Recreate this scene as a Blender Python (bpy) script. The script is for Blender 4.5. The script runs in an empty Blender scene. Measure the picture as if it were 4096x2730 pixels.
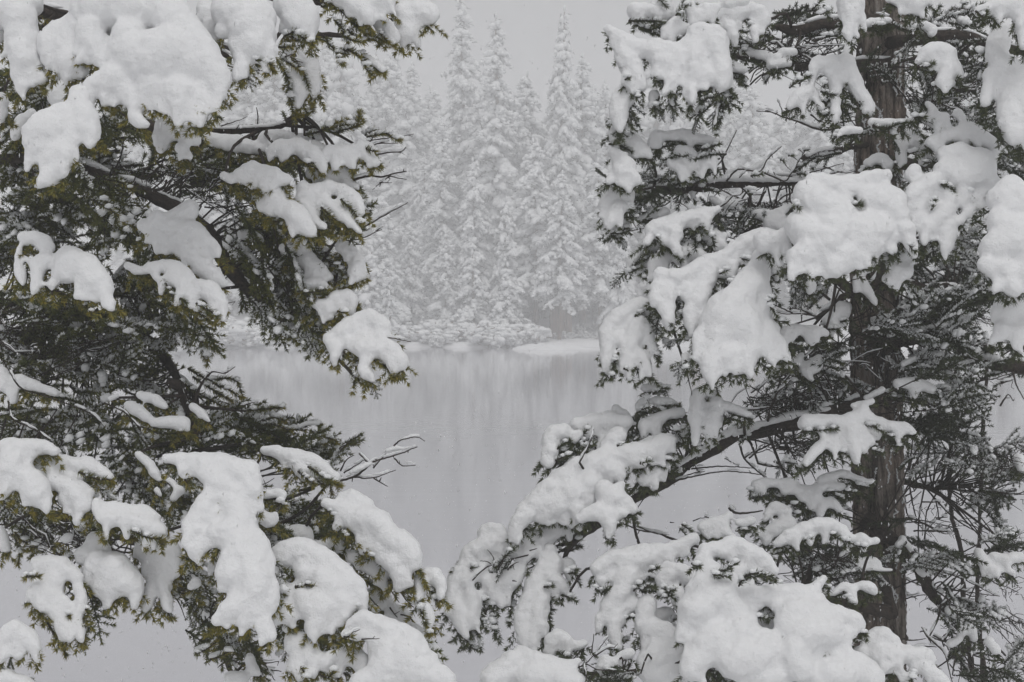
import bpy, math, random
import numpy as np
from mathutils import Matrix, Vector

# ------------------------------------------------------------------ camera, sky, sun, exposure
scene = bpy.context.scene
COL = scene.collection
CAM_Z = 2.7
PITCH = math.radians(1.2)
LENS, SENSOR = 50.0, 36.0
cam_data = bpy.data.cameras.new('camera')
cam_data.lens = LENS
cam_data.sensor_width = SENSOR
cam_data.clip_start = 0.05
cam_data.clip_end = 2000
cam = bpy.data.objects.new('camera', cam_data)
COL.objects.link(cam)
cam.location = (0, 0, CAM_Z)
cam.rotation_euler = (math.radians(90) - PITCH, 0, 0)
scene.camera = cam

SUN_EL, SUN_AZ = 62.0, 165.0          # behind the clouds, high, a little behind the photographer
world = bpy.data.worlds.new('World')
scene.world = world
world.use_nodes = True
wn, wl = world.node_tree.nodes, world.node_tree.links
wn.clear()
sky = wn.new('ShaderNodeTexSky')
sky.sky_type = 'NISHITA'
sky.sun_disc = False
sky.sun_elevation = math.radians(SUN_EL)
sky.sun_rotation = math.radians(SUN_AZ)
sky.dust_density = 3.0
hsv = wn.new('ShaderNodeHueSaturation')
hsv.inputs['Saturation'].default_value = 0.08
mixc = wn.new('ShaderNodeMix')
mixc.data_type = 'RGBA'
mixc.inputs[0].default_value = 0.8
mixc.inputs[7].default_value = (4.93, 4.92, 5.06, 1)      # even cloud deck
bg = wn.new('ShaderNodeBackground')
bg.inputs['Strength'].default_value = 0.095
wout = wn.new('ShaderNodeOutputWorld')
wl.new(sky.outputs[0], hsv.inputs['Color'])
wl.new(hsv.outputs[0], mixc.inputs[6])
wl.new(mixc.outputs[2], bg.inputs['Color'])
wl.new(bg.outputs[0], wout.inputs['Surface'])

sun_data = bpy.data.lights.new('sun', 'SUN')
sun_data.energy = 1.2
sun_data.angle = math.radians(40)
sun_data.color = (1.0, 0.985, 0.965)
sun = bpy.data.objects.new('sun', sun_data)
COL.objects.link(sun)
sun.rotation_euler = (math.radians(90 - SUN_EL), 0, math.radians(180 - SUN_AZ))

scene.render.engine = 'CYCLES'
scene.view_settings.view_transform = 'Standard'
scene.view_settings.look = 'None'
scene.view_settings.exposure = 0.06
scene.view_settings.gamma = 1.0
scene.view_settings.use_curve_mapping = False
cy = scene.cycles
cy.use_denoising = True
cy.use_adaptive_sampling = True
cy.adaptive_threshold = 0.03
cy.max_bounces = 6
cy.diffuse_bounces = 3
cy.glossy_bounces = 2
cy.transmission_bounces = 3
cy.volume_bounces = 4
cy.transparent_max_bounces = 4
cy.caustics_reflective = False
cy.caustics_refractive = False

rng = np.random.default_rng(11)
random.seed(5)

# ------------------------------------------------------------------ helpers
PXS = SENSOR / LENS / 4096.0                 # metres per photo pixel at one metre
cp, sp_ = math.cos(PITCH), math.sin(PITCH)
RIGHT = np.array((1.0, 0, 0))
FWD = np.array((0, cp, -sp_))
UPV = np.array((0, sp_, cp))
CAM = np.array((0, 0, CAM_Z))


def unproject(px, py, d):
    """photo pixel + distance along the view axis -> world point"""
    px, py, d = np.broadcast_arrays(np.asarray(px, float), np.asarray(py, float), np.asarray(d, float))
    return (CAM + d[..., None] * FWD + ((px - 2048) * PXS * d)[..., None] * RIGHT - ((py - 1365) * PXS * d)[..., None] * UPV)


def mesh_from(name, verts, faces, mat, smooth=True, attr=None):
    """faces: list of (M,k) int arrays"""
    me = bpy.data.meshes.new(name)
    verts = np.asarray(verts, np.float32)
    faces = [np.asarray(f, np.int32) for f in (faces if isinstance(faces, list) else [faces]) if len(f)]
    me.vertices.add(len(verts))
    me.vertices.foreach_set('co', verts.ravel())
    nl = sum(f.size for f in faces)
    npoly = sum(len(f) for f in faces)
    me.loops.add(nl)
    me.loops.foreach_set('vertex_index', np.concatenate([f.ravel() for f in faces]))
    me.polygons.add(npoly)
    tot = np.concatenate([np.full(len(f), f.shape[1], np.int32) for f in faces])
    start = np.concatenate(([0], np.cumsum(tot)[:-1])).astype(np.int32)
    me.polygons.foreach_set('loop_start', start)
    me.polygons.foreach_set('loop_total', tot)
    if smooth:
        me.polygons.foreach_set('use_smooth', np.ones(npoly, bool))
    if attr is not None:
        a = me.attributes.new('tint', 'FLOAT', 'POINT')
        a.data.foreach_set('value', np.asarray(attr, np.float32))
    me.update(calc_edges=True)
    me.validate()
    if mat is not None:
        me.materials.append(mat)
    return me


class Bag:
    """collects pieces of geometry into one mesh"""
    def __init__(self):
        self.v, self.f, self.a, self.n = [], {}, [], 0

    def add(self, v, f, a=None):
        if len(v) == 0:
            return
        self.v.append(np.asarray(v, np.float32))
        for g in (f if isinstance(f, list) else [f]):
            g = np.asarray(g, np.int32)
            if len(g):
                self.f.setdefault(g.shape[1], []).append(g + self.n)
        self.a.append(np.zeros(len(v), np.float32) if a is None else np.asarray(a, np.float32))
        self.n += len(v)

    def mesh(self, name, mat, smooth=True):
        if not self.n:
            return None
        return mesh_from(name, np.concatenate(self.v), [np.concatenate(g) for g in self.f.values()], mat, smooth, np.concatenate(self.a))


def link(name, me, parent=None, **props):
    o = bpy.data.objects.new(name, me)
    COL.objects.link(o)
    if parent is not None:
        o.parent = parent
        root = parent
        while root.parent is not None:
            root = root.parent
        if parent is root:
            o.matrix_parent_inverse = Matrix.Translation(-Vector(root.location))
    for k, v in props.items():
        o[k] = v
    return o


def empty(name, loc, label, category, group=None):
    o = bpy.data.objects.new(name, None)
    COL.objects.link(o)
    o.location = loc
    o['label'] = label
    o['category'] = category
    if group:
        o['group'] = group
    return o


def unit(v):
    return v / np.maximum(np.linalg.norm(v, axis=-1, keepdims=True), 1e-9)


def smooth_path(pts, step):
    """Catmull-Rom through rows of pts (first 3 columns are the place); about one sample per step"""
    P = np.asarray(pts, float)
    if len(P) == 1:
        return P
    E = np.vstack((2 * P[0] - P[1], P, 2 * P[-1] - P[-2]))
    out = []
    for i in range(len(P) - 1):
        p0, p1, p2, p3 = E[i:i + 4]
        n = max(2, int(np.linalg.norm(p2[:3] - p1[:3]) / step) + 1)
        t = np.linspace(0, 1, n, endpoint=False)[:, None]
        out.append(0.5 * (2 * p1 + (p2 - p0) * t + (2 * p0 - 5 * p1 + 4 * p2 - p3) * t * t + (3 * p1 - p0 - 3 * p2 + p3) * t ** 3))
    out.append(P[-1:])
    return np.vstack(out)


def tube(path, radii, sides=6, jitter=0.0):
    P = np.asarray(path, float)
    n = len(P)
    R = np.broadcast_to(np.asarray(radii, float), (n,))
    T = unit(np.gradient(P, axis=0))
    ref = np.where(np.abs(T[:, 2:3]) > 0.9, np.array([[1.0, 0, 0]]), np.array([[0, 0, 1.0]]))
    ref = np.broadcast_to(ref[n // 2], (n, 3))
    A = unit(np.cross(T, ref))
    B = np.cross(A, T)
    ang = np.linspace(0, 2 * np.pi, sides, endpoint=False)
    rr = R[:, None] * (1 + jitter * rng.uniform(-1, 1, (n, sides)))
    V = P[:, None, :] + rr[..., None] * (np.cos(ang)[None, :, None] * A[:, None, :] + np.sin(ang)[None, :, None] * B[:, None, :])
    i = np.arange(n - 1)[:, None] * sides
    j = np.arange(sides)[None, :]
    k = (j + 1) % sides
    F = np.stack((i + j, i + k, i + sides + k, i + sides + j), -1).reshape(-1, 4)
    V = np.vstack((V.reshape(-1, 3), P[:1], P[-1:]))
    a, b = n * sides, n * sides + 1
    c0 = np.stack((np.full(sides, a), (np.arange(sides) + 1) % sides, np.arange(sides)), -1)
    o = (n - 1) * sides
    c1 = np.stack((np.full(sides, b), o + np.arange(sides), o + (np.arange(sides) + 1) % sides), -1)
    return V, [F, np.vstack((c0, c1))]


def brush(path, dens=600, L=0.021, w=0.0013, down=False, gold=0.3, tip=True, up=False):
    """needles all round a twig path -> verts, tris, tint"""
    P = np.asarray(path, float)
    seg = np.linalg.norm(np.diff(P, axis=0), axis=1)
    cum = np.concatenate(([0], np.cumsum(seg)))
    tot = cum[-1]
    n = max(6, int(tot * dens))
    s = rng.uniform(0, tot, n)
    if tip:
        ne = max(6, int(0.014 * dens))
        s[:ne] = tot - rng.uniform(0, 0.008, min(ne, n))[:len(s[:ne])]
    pos = np.stack([np.interp(s, cum, P[:, c]) for c in range(3)], -1)
    T = unit(np.gradient(P, axis=0))
    t = unit(np.stack([np.interp(s, cum, T[:, c]) for c in range(3)], -1))
    r = rng.normal(size=(n, 3))
    r = unit(r - (r * t).sum(1, keepdims=True) * t)
    if down:
        flip = r[:, 2] > 0.1
        r[flip] *= -1
    if up:
        r[r[:, 2] < 0.0] *= -1
        r[:, 2] += 0.35
        pos = pos + r * 0.006
    fw = rng.uniform(0.35, 1.0, (n, 1))
    if tip:
        fw[:ne] = rng.uniform(0.7, 2.2, (len(fw[:ne]), 1))
    d = unit(t * fw + r * 0.9 + np.array([0, 0, 0.12 if not down else -0.05]))
    ln = L * rng.uniform(0.65, 1.15, (n, 1))
    side = unit(np.cross(d, rng.normal(size=(n, 3)))) * w * rng.uniform(0.7, 1.2, (n, 1))
    V = np.stack((pos - side, pos + side, pos + d * ln), 1).reshape(-1, 3)
    F = np.arange(3 * n).reshape(-1, 3)
    near_tip = np.clip(1 - (tot - s) / 0.07, 0, 1)
    g = np.clip(gold * (0.5 + 0.5 * near_tip) * rng.uniform(0.3, 1.5, n), 0, 1)
    return V, F, np.repeat(g, 3)


def capstrip(path, r, flat=0.7):
    """soft-ended low ridge of snow along a path"""
    n = len(path)
    t = np.linspace(0, 1, n)
    prof = np.sqrt(np.clip(1 - (2 * t - 1) ** 2, 0, 1)) * 0.8 + 0.2
    prof *= 1 + 0.25 * rng.uniform(-1, 1, n)
    V, F = tube(path, r * prof, 6, 0.15)
    return V, F


# ------------------------------------------------------------------ materials
def new_mat(name):
    m = bpy.data.materials.new(name)
    m.use_nodes = True
    nt = m.node_tree
    b = nt.nodes['Principled BSDF']
    return m, nt.nodes, nt.links, b


def noise(nodes, links, scale, detail=4, rough=0.55, coord='Object', stretch=None):
    tc = nodes.new('ShaderNodeTexCoord')
    n = nodes.new('ShaderNodeTexNoise')
    n.inputs['Scale'].default_value = scale
    n.inputs['Detail'].default_value = detail
    n.inputs['Roughness'].default_value = rough
    if stretch:
        mp = nodes.new('ShaderNodeMapping')
        mp.inputs['Scale'].default_value = stretch
        links.new(tc.outputs[coord], mp.inputs['Vector'])
        links.new(mp.outputs[0], n.inputs['Vector'])
    else:
        links.new(tc.outputs[coord], n.inputs['Vector'])
    return n


def ramp(nodes, links, src, stops):
    r = nodes.new('ShaderNodeValToRGB')
    el = r.color_ramp.elements
    while len(el) < len(stops):
        el.new(0.5)
    for e, (p, c) in zip(el, stops):
        e.position = p
        e.color = (*c, 1)
    links.new(src, r.inputs[0])
    return r


def bump(nodes, links, src, b, strength, dist):
    bp = nodes.new('ShaderNodeBump')
    bp.inputs['Strength'].default_value = strength
    bp.inputs['Distance'].default_value = dist
    links.new(src, bp.inputs['Height'])
    links.new(bp.outputs[0], b.inputs['Normal'])
    return bp


def snow_material(name, scale, dist, col=(0.83, 0.835, 0.845)):
    m, n, l, b = new_mat(name)
    b.inputs['Roughness'].default_value = 0.75
    b.inputs['Specular IOR Level'].default_value = 0.2
    a = noise(n, l, scale, 6, 0.65)
    c = noise(n, l, scale * 4.5, 3, 0.6)
    r = ramp(n, l, a.outputs['Fac'], [(0.3, tuple(c_ * 0.955 for c_ in col)), (0.7, col)])
    l.new(r.outputs[0], b.inputs['Base Color'])
    ad = n.new('ShaderNodeMath')
    ad.operation = 'MULTIPLY_ADD'
    ad.inputs[1].default_value = 0.35
    l.new(c.outputs['Fac'], ad.inputs[0])
    l.new(a.outputs['Fac'], ad.inputs[2])
    bump(n, l, ad.outputs[0], b, 0.75, dist)
    return m


SNOW = snow_material('snow', 45, 0.010)
SNOW_FAR = snow_material('snow_far', 3.0, 0.02, (0.86, 0.87, 0.875))
SNOW_GROUND = snow_material('snow_ground', 1.2, 0.12)


def dust_material():
    m, n, l, b = new_mat('snow_dusting')
    b.inputs['Base Color'].default_value = (0.80, 0.81, 0.82, 1)
    b.inputs['Roughness'].default_value = 0.8
    b.inputs['Specular IOR Level'].default_value = 0.2
    a = noise(n, l, 160, 3)
    bump(n, l, a.outputs['Fac'], b, 0.8, 0.004)
    return m


DUST = dust_material()


def flake_material():
    m, n, l, b = new_mat('snow_flakes')
    b.inputs['Base Color'].default_value = (0.88, 0.88, 0.89, 1)
    b.inputs['Roughness'].default_value = 0.9
    t = n.new('ShaderNodeBsdfTranslucent')
    t.inputs['Color'].default_value = (0.88, 0.88, 0.89, 1)
    mx = n.new('ShaderNodeMixShader')
    mx.inputs[0].default_value = 0.5
    l.new(b.outputs[0], mx.inputs[1])
    l.new(t.outputs[0], mx.inputs[2])
    l.new(mx.outputs[0], n['Material Output'].inputs['Surface'])
    return m


FLAKE = flake_material()


def needle_material(name, dark, mid, gold):
    m, n, l, b = new_mat(name)
    at = n.new('ShaderNodeAttribute')
    at.attribute_name = 'tint'
    r = ramp(n, l, at.outputs['Fac'], [(0.0, dark), (0.3, mid), (0.85, gold)])
    l.new(r.outputs[0], b.inputs['Base Color'])
    b.inputs['Roughness'].default_value = 0.55
    b.inputs['Specular IOR Level'].default_value = 0.3
    return m


NEEDLE = {'L': needle_material('needles_golden', (0.026, 0.036, 0.011), (0.074, 0.090, 0.020), (0.25, 0.205, 0.032)),
          'R': needle_material('needles_green', (0.026, 0.036, 0.019), (0.066, 0.080, 0.030), (0.19, 0.165, 0.045))}


def bark_material(name, base, scale, stretch=None):
    m, n, l, b = new_mat(name)
    a = noise(n, l, scale, 6, 0.7, stretch=stretch)
    r = ramp(n, l, a.outputs['Fac'], [(0.3, tuple(c * 0.45 for c in base)), (0.55, base), (0.75, (base[0] * 1.9, base[1] * 1.6, base[2] * 1.5))])
    l.new(r.outputs[0], b.inputs['Base Color'])
    b.inputs['Roughness'].default_value = 0.9
    b.inputs['Specular IOR Level'].default_value = 0.15
    bump(n, l, a.outputs['Fac'], b, 1.0, 0.012)
    return m


BARK = bark_material('bark_twig', (0.055, 0.046, 0.040), 60)


def trunk_material():
    m, n, l, b = new_mat('bark_trunk')
    a = noise(n, l, 30, 8, 0.75, stretch=(1, 1, 0.13))
    c = noise(n, l, 7, 4, 0.6, stretch=(1, 1, 0.5))
    r = ramp(n, l, a.outputs['Fac'], [(0.36, (0.015, 0.013, 0.011)), (0.45, (0.10, 0.086, 0.075)), (0.54, (0.24, 0.21, 0.185)), (0.68, (0.42, 0.39, 0.36))])
    r2 = ramp(n, l, c.outputs['Fac'], [(0.42, (1.0, 1.0, 1.0)), (0.62, (1.06, 0.94, 0.86))])
    mx = n.new('ShaderNodeMix')
    mx.data_type = 'RGBA'
    mx.blend_type = 'MULTIPLY'
    mx.inputs[0].default_value = 0.8
    l.new(r.outputs[0], mx.inputs[6])
    l.new(r2.outputs[0], mx.inputs[7])
    l.new(mx.outputs[2], b.inputs['Base Color'])
    b.inputs['Roughness'].default_value = 0.95
    b.inputs['Specular IOR Level'].default_value = 0.1
    bump(n, l, a.outputs['Fac'], b, 1.0, 0.03)
    return m


BARK_TRUNK = trunk_material()
BARK_FAR = bark_material('bark_far', (0.20, 0.145, 0.11), 6, (1, 1, 0.2))
FAR_NEEDLE = needle_material('needles_far', (0.045, 0.055, 0.048), (0.07, 0.08, 0.065), (0.10, 0.10, 0.07))

# ------------------------------------------------------------------ the setting: ground, lake, air
def vnoise(x, y, s, seed=0):
    """cheap smooth noise in the plane"""
    g = np.random.default_rng(seed)
    out = np.zeros(np.broadcast(x, y).shape)
    for k in range(7):
        a = g.uniform(0, 2 * np.pi)
        f = g.uniform(0.6, 1.7) / s
        out += np.sin((x * np.cos(a) + y * np.sin(a)) * f * 6.283 + g.uniform(0, 6.28)) / 7 ** 0.5
    return out


def shore_y(x):
    return 106.5 + 1.2 * np.sin(x * 0.11 + 0.6) + 0.5 * np.sin(x * 0.31) + 0.35 * np.sin(x * 0.83 + 1) + 0.2 * np.sin(x * 1.9) + np.where(x > 14, -0.02 * (x - 14), 0.0) - 0.05 * np.clip(-x - 8, 0, 40)


def ground_z(x, y):
    near = np.interp(y, [-60, 0, 3, 6.5, 8.0, 9.2, 10.5, 14], [2.2, 1.05, 0.95, 0.72, 0.40, 0.02, -0.45, -1.5])
    near = near + 0.05 * vnoise(x, y, 3.0, 1)
    f = y - shore_y(x)
    far = np.interp(f, [-12, -1.0, 0.0, 0.5, 3, 10, 35, 120, 230], [-1.5, -0.5, 0.05, 0.34, 0.50, 1.4, 4.0, 11, 16])
    far = far + np.clip(f, 0, 6) / 6 * 0.16 * vnoise(x, y, 4.0, 2) + np.clip(f - 20, 0, 60) / 60 * 3.0 * vnoise(x, y, 60, 3)
    return np.where(y < 30, near, far)


gx = np.concatenate((np.linspace(-230, -60, 30), np.linspace(-58, 58, 120), np.linspace(60, 230, 30)))
gy = np.concatenate((np.linspace(-60, -4, 12), np.linspace(-3, 15, 60), np.linspace(18, 98, 12), np.linspace(99, 125, 70), np.linspace(127, 335, 60)))
X, Y = np.meshgrid(gx, gy)
Z = ground_z(X, Y)
nv = len(gx)
ii = (np.arange(len(gy) - 1)[:, None] * nv + np.arange(nv - 1)[None, :]).ravel()
GF = np.stack((ii, ii + 1, ii + nv + 1, ii + nv), -1)
link('ground', mesh_from('ground', np.stack((X, Y, Z), -1).reshape(-1, 3), GF, SNOW_GROUND), kind='structure')


def water_material():
    m, n, l, b = new_mat('lake_water')
    b.inputs['Base Color'].default_value = (0.50, 0.50, 0.53, 1)
    b.inputs['Roughness'].default_value = 0.045
    b.inputs['IOR'].default_value = 1.33
    a = noise(n, l, 1.0, 3, 0.5, 'Object', (0.22, 3.0, 1))
    c = noise(n, l, 9.0, 3, 0.5, 'Object', (0.08, 1.6, 1))
    ad = n.new('ShaderNodeMath')
    ad.operation = 'MULTIPLY_ADD'
    ad.inputs[1].default_value = 0.12
    l.new(c.outputs['Fac'], ad.inputs[0])
    l.new(a.outputs['Fac'], ad.inputs[2])
    bump(n, l, ad.outputs[0], b, 0.16, 0.02)
    return m


link('lake_water', mesh_from('lake_water', [(-229, 6, 0), (229, 6, 0), (229, 130, 0), (-229, 130, 0)], [[(0, 1, 2, 3)]], water_material(), False), kind='structure')


def haze_material():
    m = bpy.data.materials.new('haze_air')
    m.use_nodes = True
    nt = m.node_tree
    nt.nodes.clear()
    o = nt.nodes.new('ShaderNodeOutputMaterial')
    v = nt.nodes.new('ShaderNodeVolumePrincipled')
    v.inputs['Color'].default_value = (0.984, 0.988, 0.988, 1)
    v.inputs['Density'].default_value = 0.0072
    v.inputs['Anisotropy'].default_value = 0.1
    nt.links.new(v.outputs[0], o.inputs['Volume'])
    return m


hv = np.array([(x, y, z) for x in (-240, 240) for y in (-70, 345) for z in (-3, 42)], float)
hf = [(0, 1, 3, 2), (4, 6, 7, 5), (0, 4, 5, 1), (2, 3, 7, 6), (0, 2, 6, 4), (1, 5, 7, 3)]
link('haze', mesh_from('haze', hv, [hf], haze_material(), False), kind='stuff')


# a low snow-covered islet in front of the far shore
def at_ground(px, py):
    """where the ray through a photo pixel meets the water level"""
    d = unproject(px, py, 1.0) - CAM
    k = -CAM[2] / d[2]
    return CAM + d * k


def mound(name, cx, cy, rx, ry, h, seed, mat):
    na, nr = 48, 10
    a = np.linspace(0, 2 * np.pi, na, endpoint=False)
    V = [(cx, cy, h)]
    for r in np.linspace(0.1, 1, nr):
        for q in a:
            k = r * (1 + 0.16 * math.sin(3 * q + seed) + 0.09 * math.sin(7 * q + 2 * seed) + 0.05 * math.sin(13 * q + seed))
            V.append((cx + rx * k * math.cos(q), cy + ry * k * math.sin(q), h * max(0, 1 - r ** 2.6) * (1 + 0.3 * math.sin(4 * q + r * 5) + 0.25 * math.sin(9 * q - r * 11) + random.uniform(-0.18, 0.18)) - (0.15 if r == 1 else 0)))
    F3 = [(0, 1 + i, 1 + (i + 1) % na) for i in range(na)]
    F4 = []
    for k in range(nr - 1):
        for i in range(na):
            F4.append((1 + k * na + i, 1 + (k + 1) * na + i, 1 + (k + 1) * na + (i + 1) % na, 1 + k * na + (i + 1) % na))
    return mesh_from(name, V, [F3, F4], mat)


p = at_ground(2195, 1402)
o = link('islet', mound('islet', p[0], p[1] + 2.0, 2.7, 1.2, 0.30, 1.0, SNOW_GROUND))
o['label'] = 'low snow-covered islet lying in the lake just off the far shore'
o['category'] = 'islet'

# ------------------------------------------------------------------ far conifers
def ico(sub=1):
    import bmesh
    bm = bmesh.new()
    bmesh.ops.create_icosphere(bm, subdivisions=sub, radius=1)
    v = np.array([q.co[:] for q in bm.verts])
    f = np.array([[q.index for q in g.verts] for g in bm.faces])
    bm.free()
    return v, f


ICO1, ICO2, ICO3 = ico(1), ico(2), ico(3)


def lumps(bag, C, S, jit=0.16, base=ICO2):
    """snow lumps: centres C (n,3), half-sizes S (n,3)"""
    v, f = base
    n = len(C)
    if n == 0:
        return
    R = 1 + jit * rng.normal(size=(n, len(v), 1))
    V = C[:, None, :] + v[None] * R * S[:, None, :]
    F = f[None] + (np.arange(n) * len(v))[:, None, None]
    bag.add(V.reshape(-1, 3), F.reshape(-1, 3))


def tufts(bag, C, size, k, droop=0.5, outward=None):
    """loose dark foliage blades round centres"""
    n = len(C)
    c = np.repeat(C, k, 0)
    s = np.repeat(size, k)[:, None]
    d = rng.normal(size=(n * k, 3))
    d[:, 2] = -np.abs(d[:, 2]) * droop
    if outward is not None:
        d += np.repeat(outward, k, 0) * 0.6
    d = unit(d)
    side = unit(np.cross(d, rng.normal(size=(n * k, 3))))
    c0 = c + rng.normal(size=(n * k, 3)) * s * 0.35
    V = np.stack((c0 - side * s * 0.13, c0 + side * s * 0.13, c0 + d * s * rng.uniform(0.7, 1.3, (n * k, 1))), 1).reshape(-1, 3)
    bag.add(V, np.arange(len(V)).reshape(-1, 3), rng.uniform(0, 0.6, n * k).repeat(3))


def far_tree_meshes(tag_seed, H, R, bare, spread=1.0):
    trunk, crown, snow = Bag(), Bag(), Bag()
    zz = np.linspace(-0.6, H, 14)
    tp = np.stack((0.12 * np.sin(zz * 0.4 + tag_seed), 0.12 * np.cos(zz * 0.33 + tag_seed), zz), -1)
    trunk.add(*tube(tp, 0.011 * H * (1 - np.clip(zz, 0, H) / H) ** 0.8 + 0.03, 8, 0.06))
    z = bare * H
    while z < H * 0.985:
        u = (z - bare * H) / (H * (1 - bare))
        nb = (5 if u < 0.55 else 4) if u < 0.9 else 3
        a0 = rng.uniform(0, 6.28)
        for k in range(nb):
            ln = (R * (1 - u) ** 0.72 * min(1, 0.55 + u * 3.5) + 0.28) * rng.uniform(0.5, 1.25)
            a = a0 + k * 6.283 / nb + rng.uniform(-0.5, 0.5)
            dirv = np.array((math.cos(a), math.sin(a), 0))
            side = np.array((-dirv[1], dirv[0], 0))
            z0 = z + rng.uniform(-0.3, 0.3)
            m = max(3, int(ln / 0.24 * spread))
            t = np.linspace(0.25, 1.0, m)
            drop = rng.uniform(0.35, 0.9)
            bend = rng.normal() * 0.15
            P = np.array((0, 0, z0))[None] + dirv[None] * (t * ln)[:, None] + side[None] * (bend * ln * t ** 2)[:, None]
            P[:, 2] += 0.20 * ln * t - drop * ln * t ** 1.8
            trunk.add(*tube(np.vstack(((0, 0, z0), P[[m // 2, m - 1]])), [0.05, 0.03, 0.012], 4))
            fat = rng.uniform(0.75, 1.3)
            C, s = [], []
            for i in range(m):                           # a ridge of snow along the bough, fuller in the middle
                if rng.uniform() < 0.88:
                    C.append(P[i])
                    s.append(fat * (0.16 + 0.16 * math.sin(t[i] * 3.0)) * rng.uniform(0.8, 1.25))
            for q in (1, -1):                            # side sprays hanging from it
                for i in range(1, m, 2):
                    if rng.uniform() < 0.6:
                        w_ = 0.26 * ln * math.sin(min(t[i], 1) * 2.7) * rng.uniform(0.5, 1.2) + 0.08
                        for j in range(1, 2 + int(w_ / 0.22)):
                            f_ = j / (1 + int(w_ / 0.22))
                            C.append(P[i] + (side * q * 0.8 + dirv * 0.45) * w_ * f_ - np.array((0, 0, 0.75 * w_ * f_ ** 1.5 + 0.04)))
                            s.append(fat * rng.uniform(0.14, 0.25))
            if not C:
                continue
            C, s = np.array(C) + rng.normal(size=(len(C), 3)) * 0.035, np.array(s) * (0.7 + 0.14 * min(ln, 3))
            S = np.stack((s * rng.uniform(0.95, 1.3, len(C)), s * rng.uniform(0.95, 1.3, len(C)), s * rng.uniform(0.75, 1.1, len(C))), -1)
            lumps(snow, C, S, 0.14, ICO1)
            C2 = C[::2].copy()
            C2[:, 2] -= S[::2, 2] * 0.9
            tufts(crown, C2, s[::2] * 1.8, 2, 0.7, np.repeat(dirv[None], len(C2), 0))
            tufts(crown, P[: max(1, m // 2)], np.full(max(1, m // 2), 0.5), 2, 0.6)
        z += rng.uniform(0.40, 0.66) * (1.0 + 0.2 * (1 - u)) / spread ** 0.5
    lumps(snow, np.array([(tp[-1, 0], tp[-1, 1], H + 0.05)]), np.array([(0.13, 0.13, 0.3)]), 0.1)
    return (trunk.mesh('far_trunk', BARK_FAR), crown.mesh('far_crown', FAR_NEEDLE, False), snow.mesh('far_snow', SNOW_FAR))


FAR = [far_tree_meshes(1, 26, 2.7, 0.14), far_tree_meshes(2, 26, 3.4, 0.12), far_tree_meshes(3, 22, 3.1, 0.23),
       far_tree_meshes(4, 14, 2.5, 0.05, 0.95), far_tree_meshes(5, 9, 2.0, 0.03)]
FAR_H = [26, 26, 22, 14, 9]


def place_far(px, top, dist, kind, label, group):
    """px, top: photo pixels (of 4096) of the stem and the tip; dist: metres"""
    x = (px - 2048) * PXS * dist
    y = dist
    zb = float(ground_z(np.array(x), np.array(y)))
    ztop = CAM_Z + dist * math.tan(math.atan((1365 - top) * PXS) - PITCH)
    s = (ztop - zb) / FAR_H[kind]
    e = empty('conifer_tree', (x, y, zb), label, 'tree', group)
    sw = s * rng.uniform(0.82, 1.25)
    e.scale = (sw, sw, s)
    e.rotation_euler = (rng.normal() * 0.018, rng.normal() * 0.018, rng.uniform(0, 6.28))
    for nm, me in zip(('trunk', 'crown', 'snow_load'), FAR[kind]):
        c = bpy.data.objects.new(nm, me)
        COL.objects.link(c)
        c.parent = e
        if nm != 'trunk':
            c['kind'] = 'stuff'
    return e


G1 = 'snow-covered conifers in the stand across the lake'
STAND = [
    (2237, 30, 117, 0, 'tallest snowy spire to the right of centre in the far stand'),
    (1975, 60, 119, 0, 'middle spire of the three tall conifers across the lake'),
    (1850, -10, 126, 0, 'tall hazy spire leftmost of the three high conifers'),
    (2330, 230, 121, 1, 'broad snowy conifer just right of the tallest spire'),
    (2420, 330, 123, 1, 'hazy conifer at the right edge of the far stand'),
    (2080, 300, 125, 2, 'hazy conifer filling the gap between the two highest spires'),
    (1760, 480, 121, 1, 'snowy conifer left of the three spires with a rounded crown'),
    (1590, 200, 140, 0, 'faint grey conifer standing apart in the haze at the left'),
    (1690, 620, 126, 2, 'hazy conifer behind the left end of the far stand'),
    (1530, 800, 112, 3, 'bright snowy conifer at the left end of the far stand'),
    (1640, 900, 115, 3, 'shorter snowy conifer beside the bright left-end one'),
    (1900, 640, 114, 2, 'snow-loaded conifer below the leftmost tall spire'),
    (2150, 560, 113, 2, 'snow-loaded conifer below the tallest spire, left side'),
    (2238, 690, 110.6, 2, 'front conifer with layered snow above the brown trunks'),
    (2400, 640, 113.5, 2, 'snowy conifer at the right front of the far stand'),
    (2020, 800, 112, 3, 'mid-height snowy conifer in the middle front of the stand'),
    (1780, 930, 112, 3, 'short snowy conifer above the dark slim trunks'),
    (1890, 1010, 110, 4, 'small rounded snowy conifer behind the shore bushes'),
    (2030, 1060, 109.5, 4, 'small snowy conifer near the middle of the far shore'),
    (2470, 860, 113, 3, 'snowy conifer half hidden by the near drooping branch'),
    (1480, 1000, 110, 4, 'small snowy conifer at the far left of the stand'),
    (1560, 1090, 108.8, 4, 'lowest snowy conifer by the shore at the left of the stand'),
]
for t in STAND:
    place_far(*t, G1)
g = np.random.default_rng(21)
for k in range(92):                      # the dimmer wood on the slope behind
    side = k % 2
    px = (560 + 1080 * ((k // 2) + g.uniform(0, 1)) / 46) if side else (2470 + 1600 * ((k // 2) + g.uniform(0, 1)) / 46)
    dist = g.uniform(119, 146)
    place_far(px, g.uniform(140, 560) + (130 if dist < 126 else 0), dist, int(g.choice([1, 2, 2, 3])),
              'pale snow-covered conifer fading into the haze on the left slope' if side else 'pale snow-covered conifer fading into the haze on the right slope',
              'hazy conifers on the left slope' if side else 'hazy conifers on the right slope')
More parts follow.
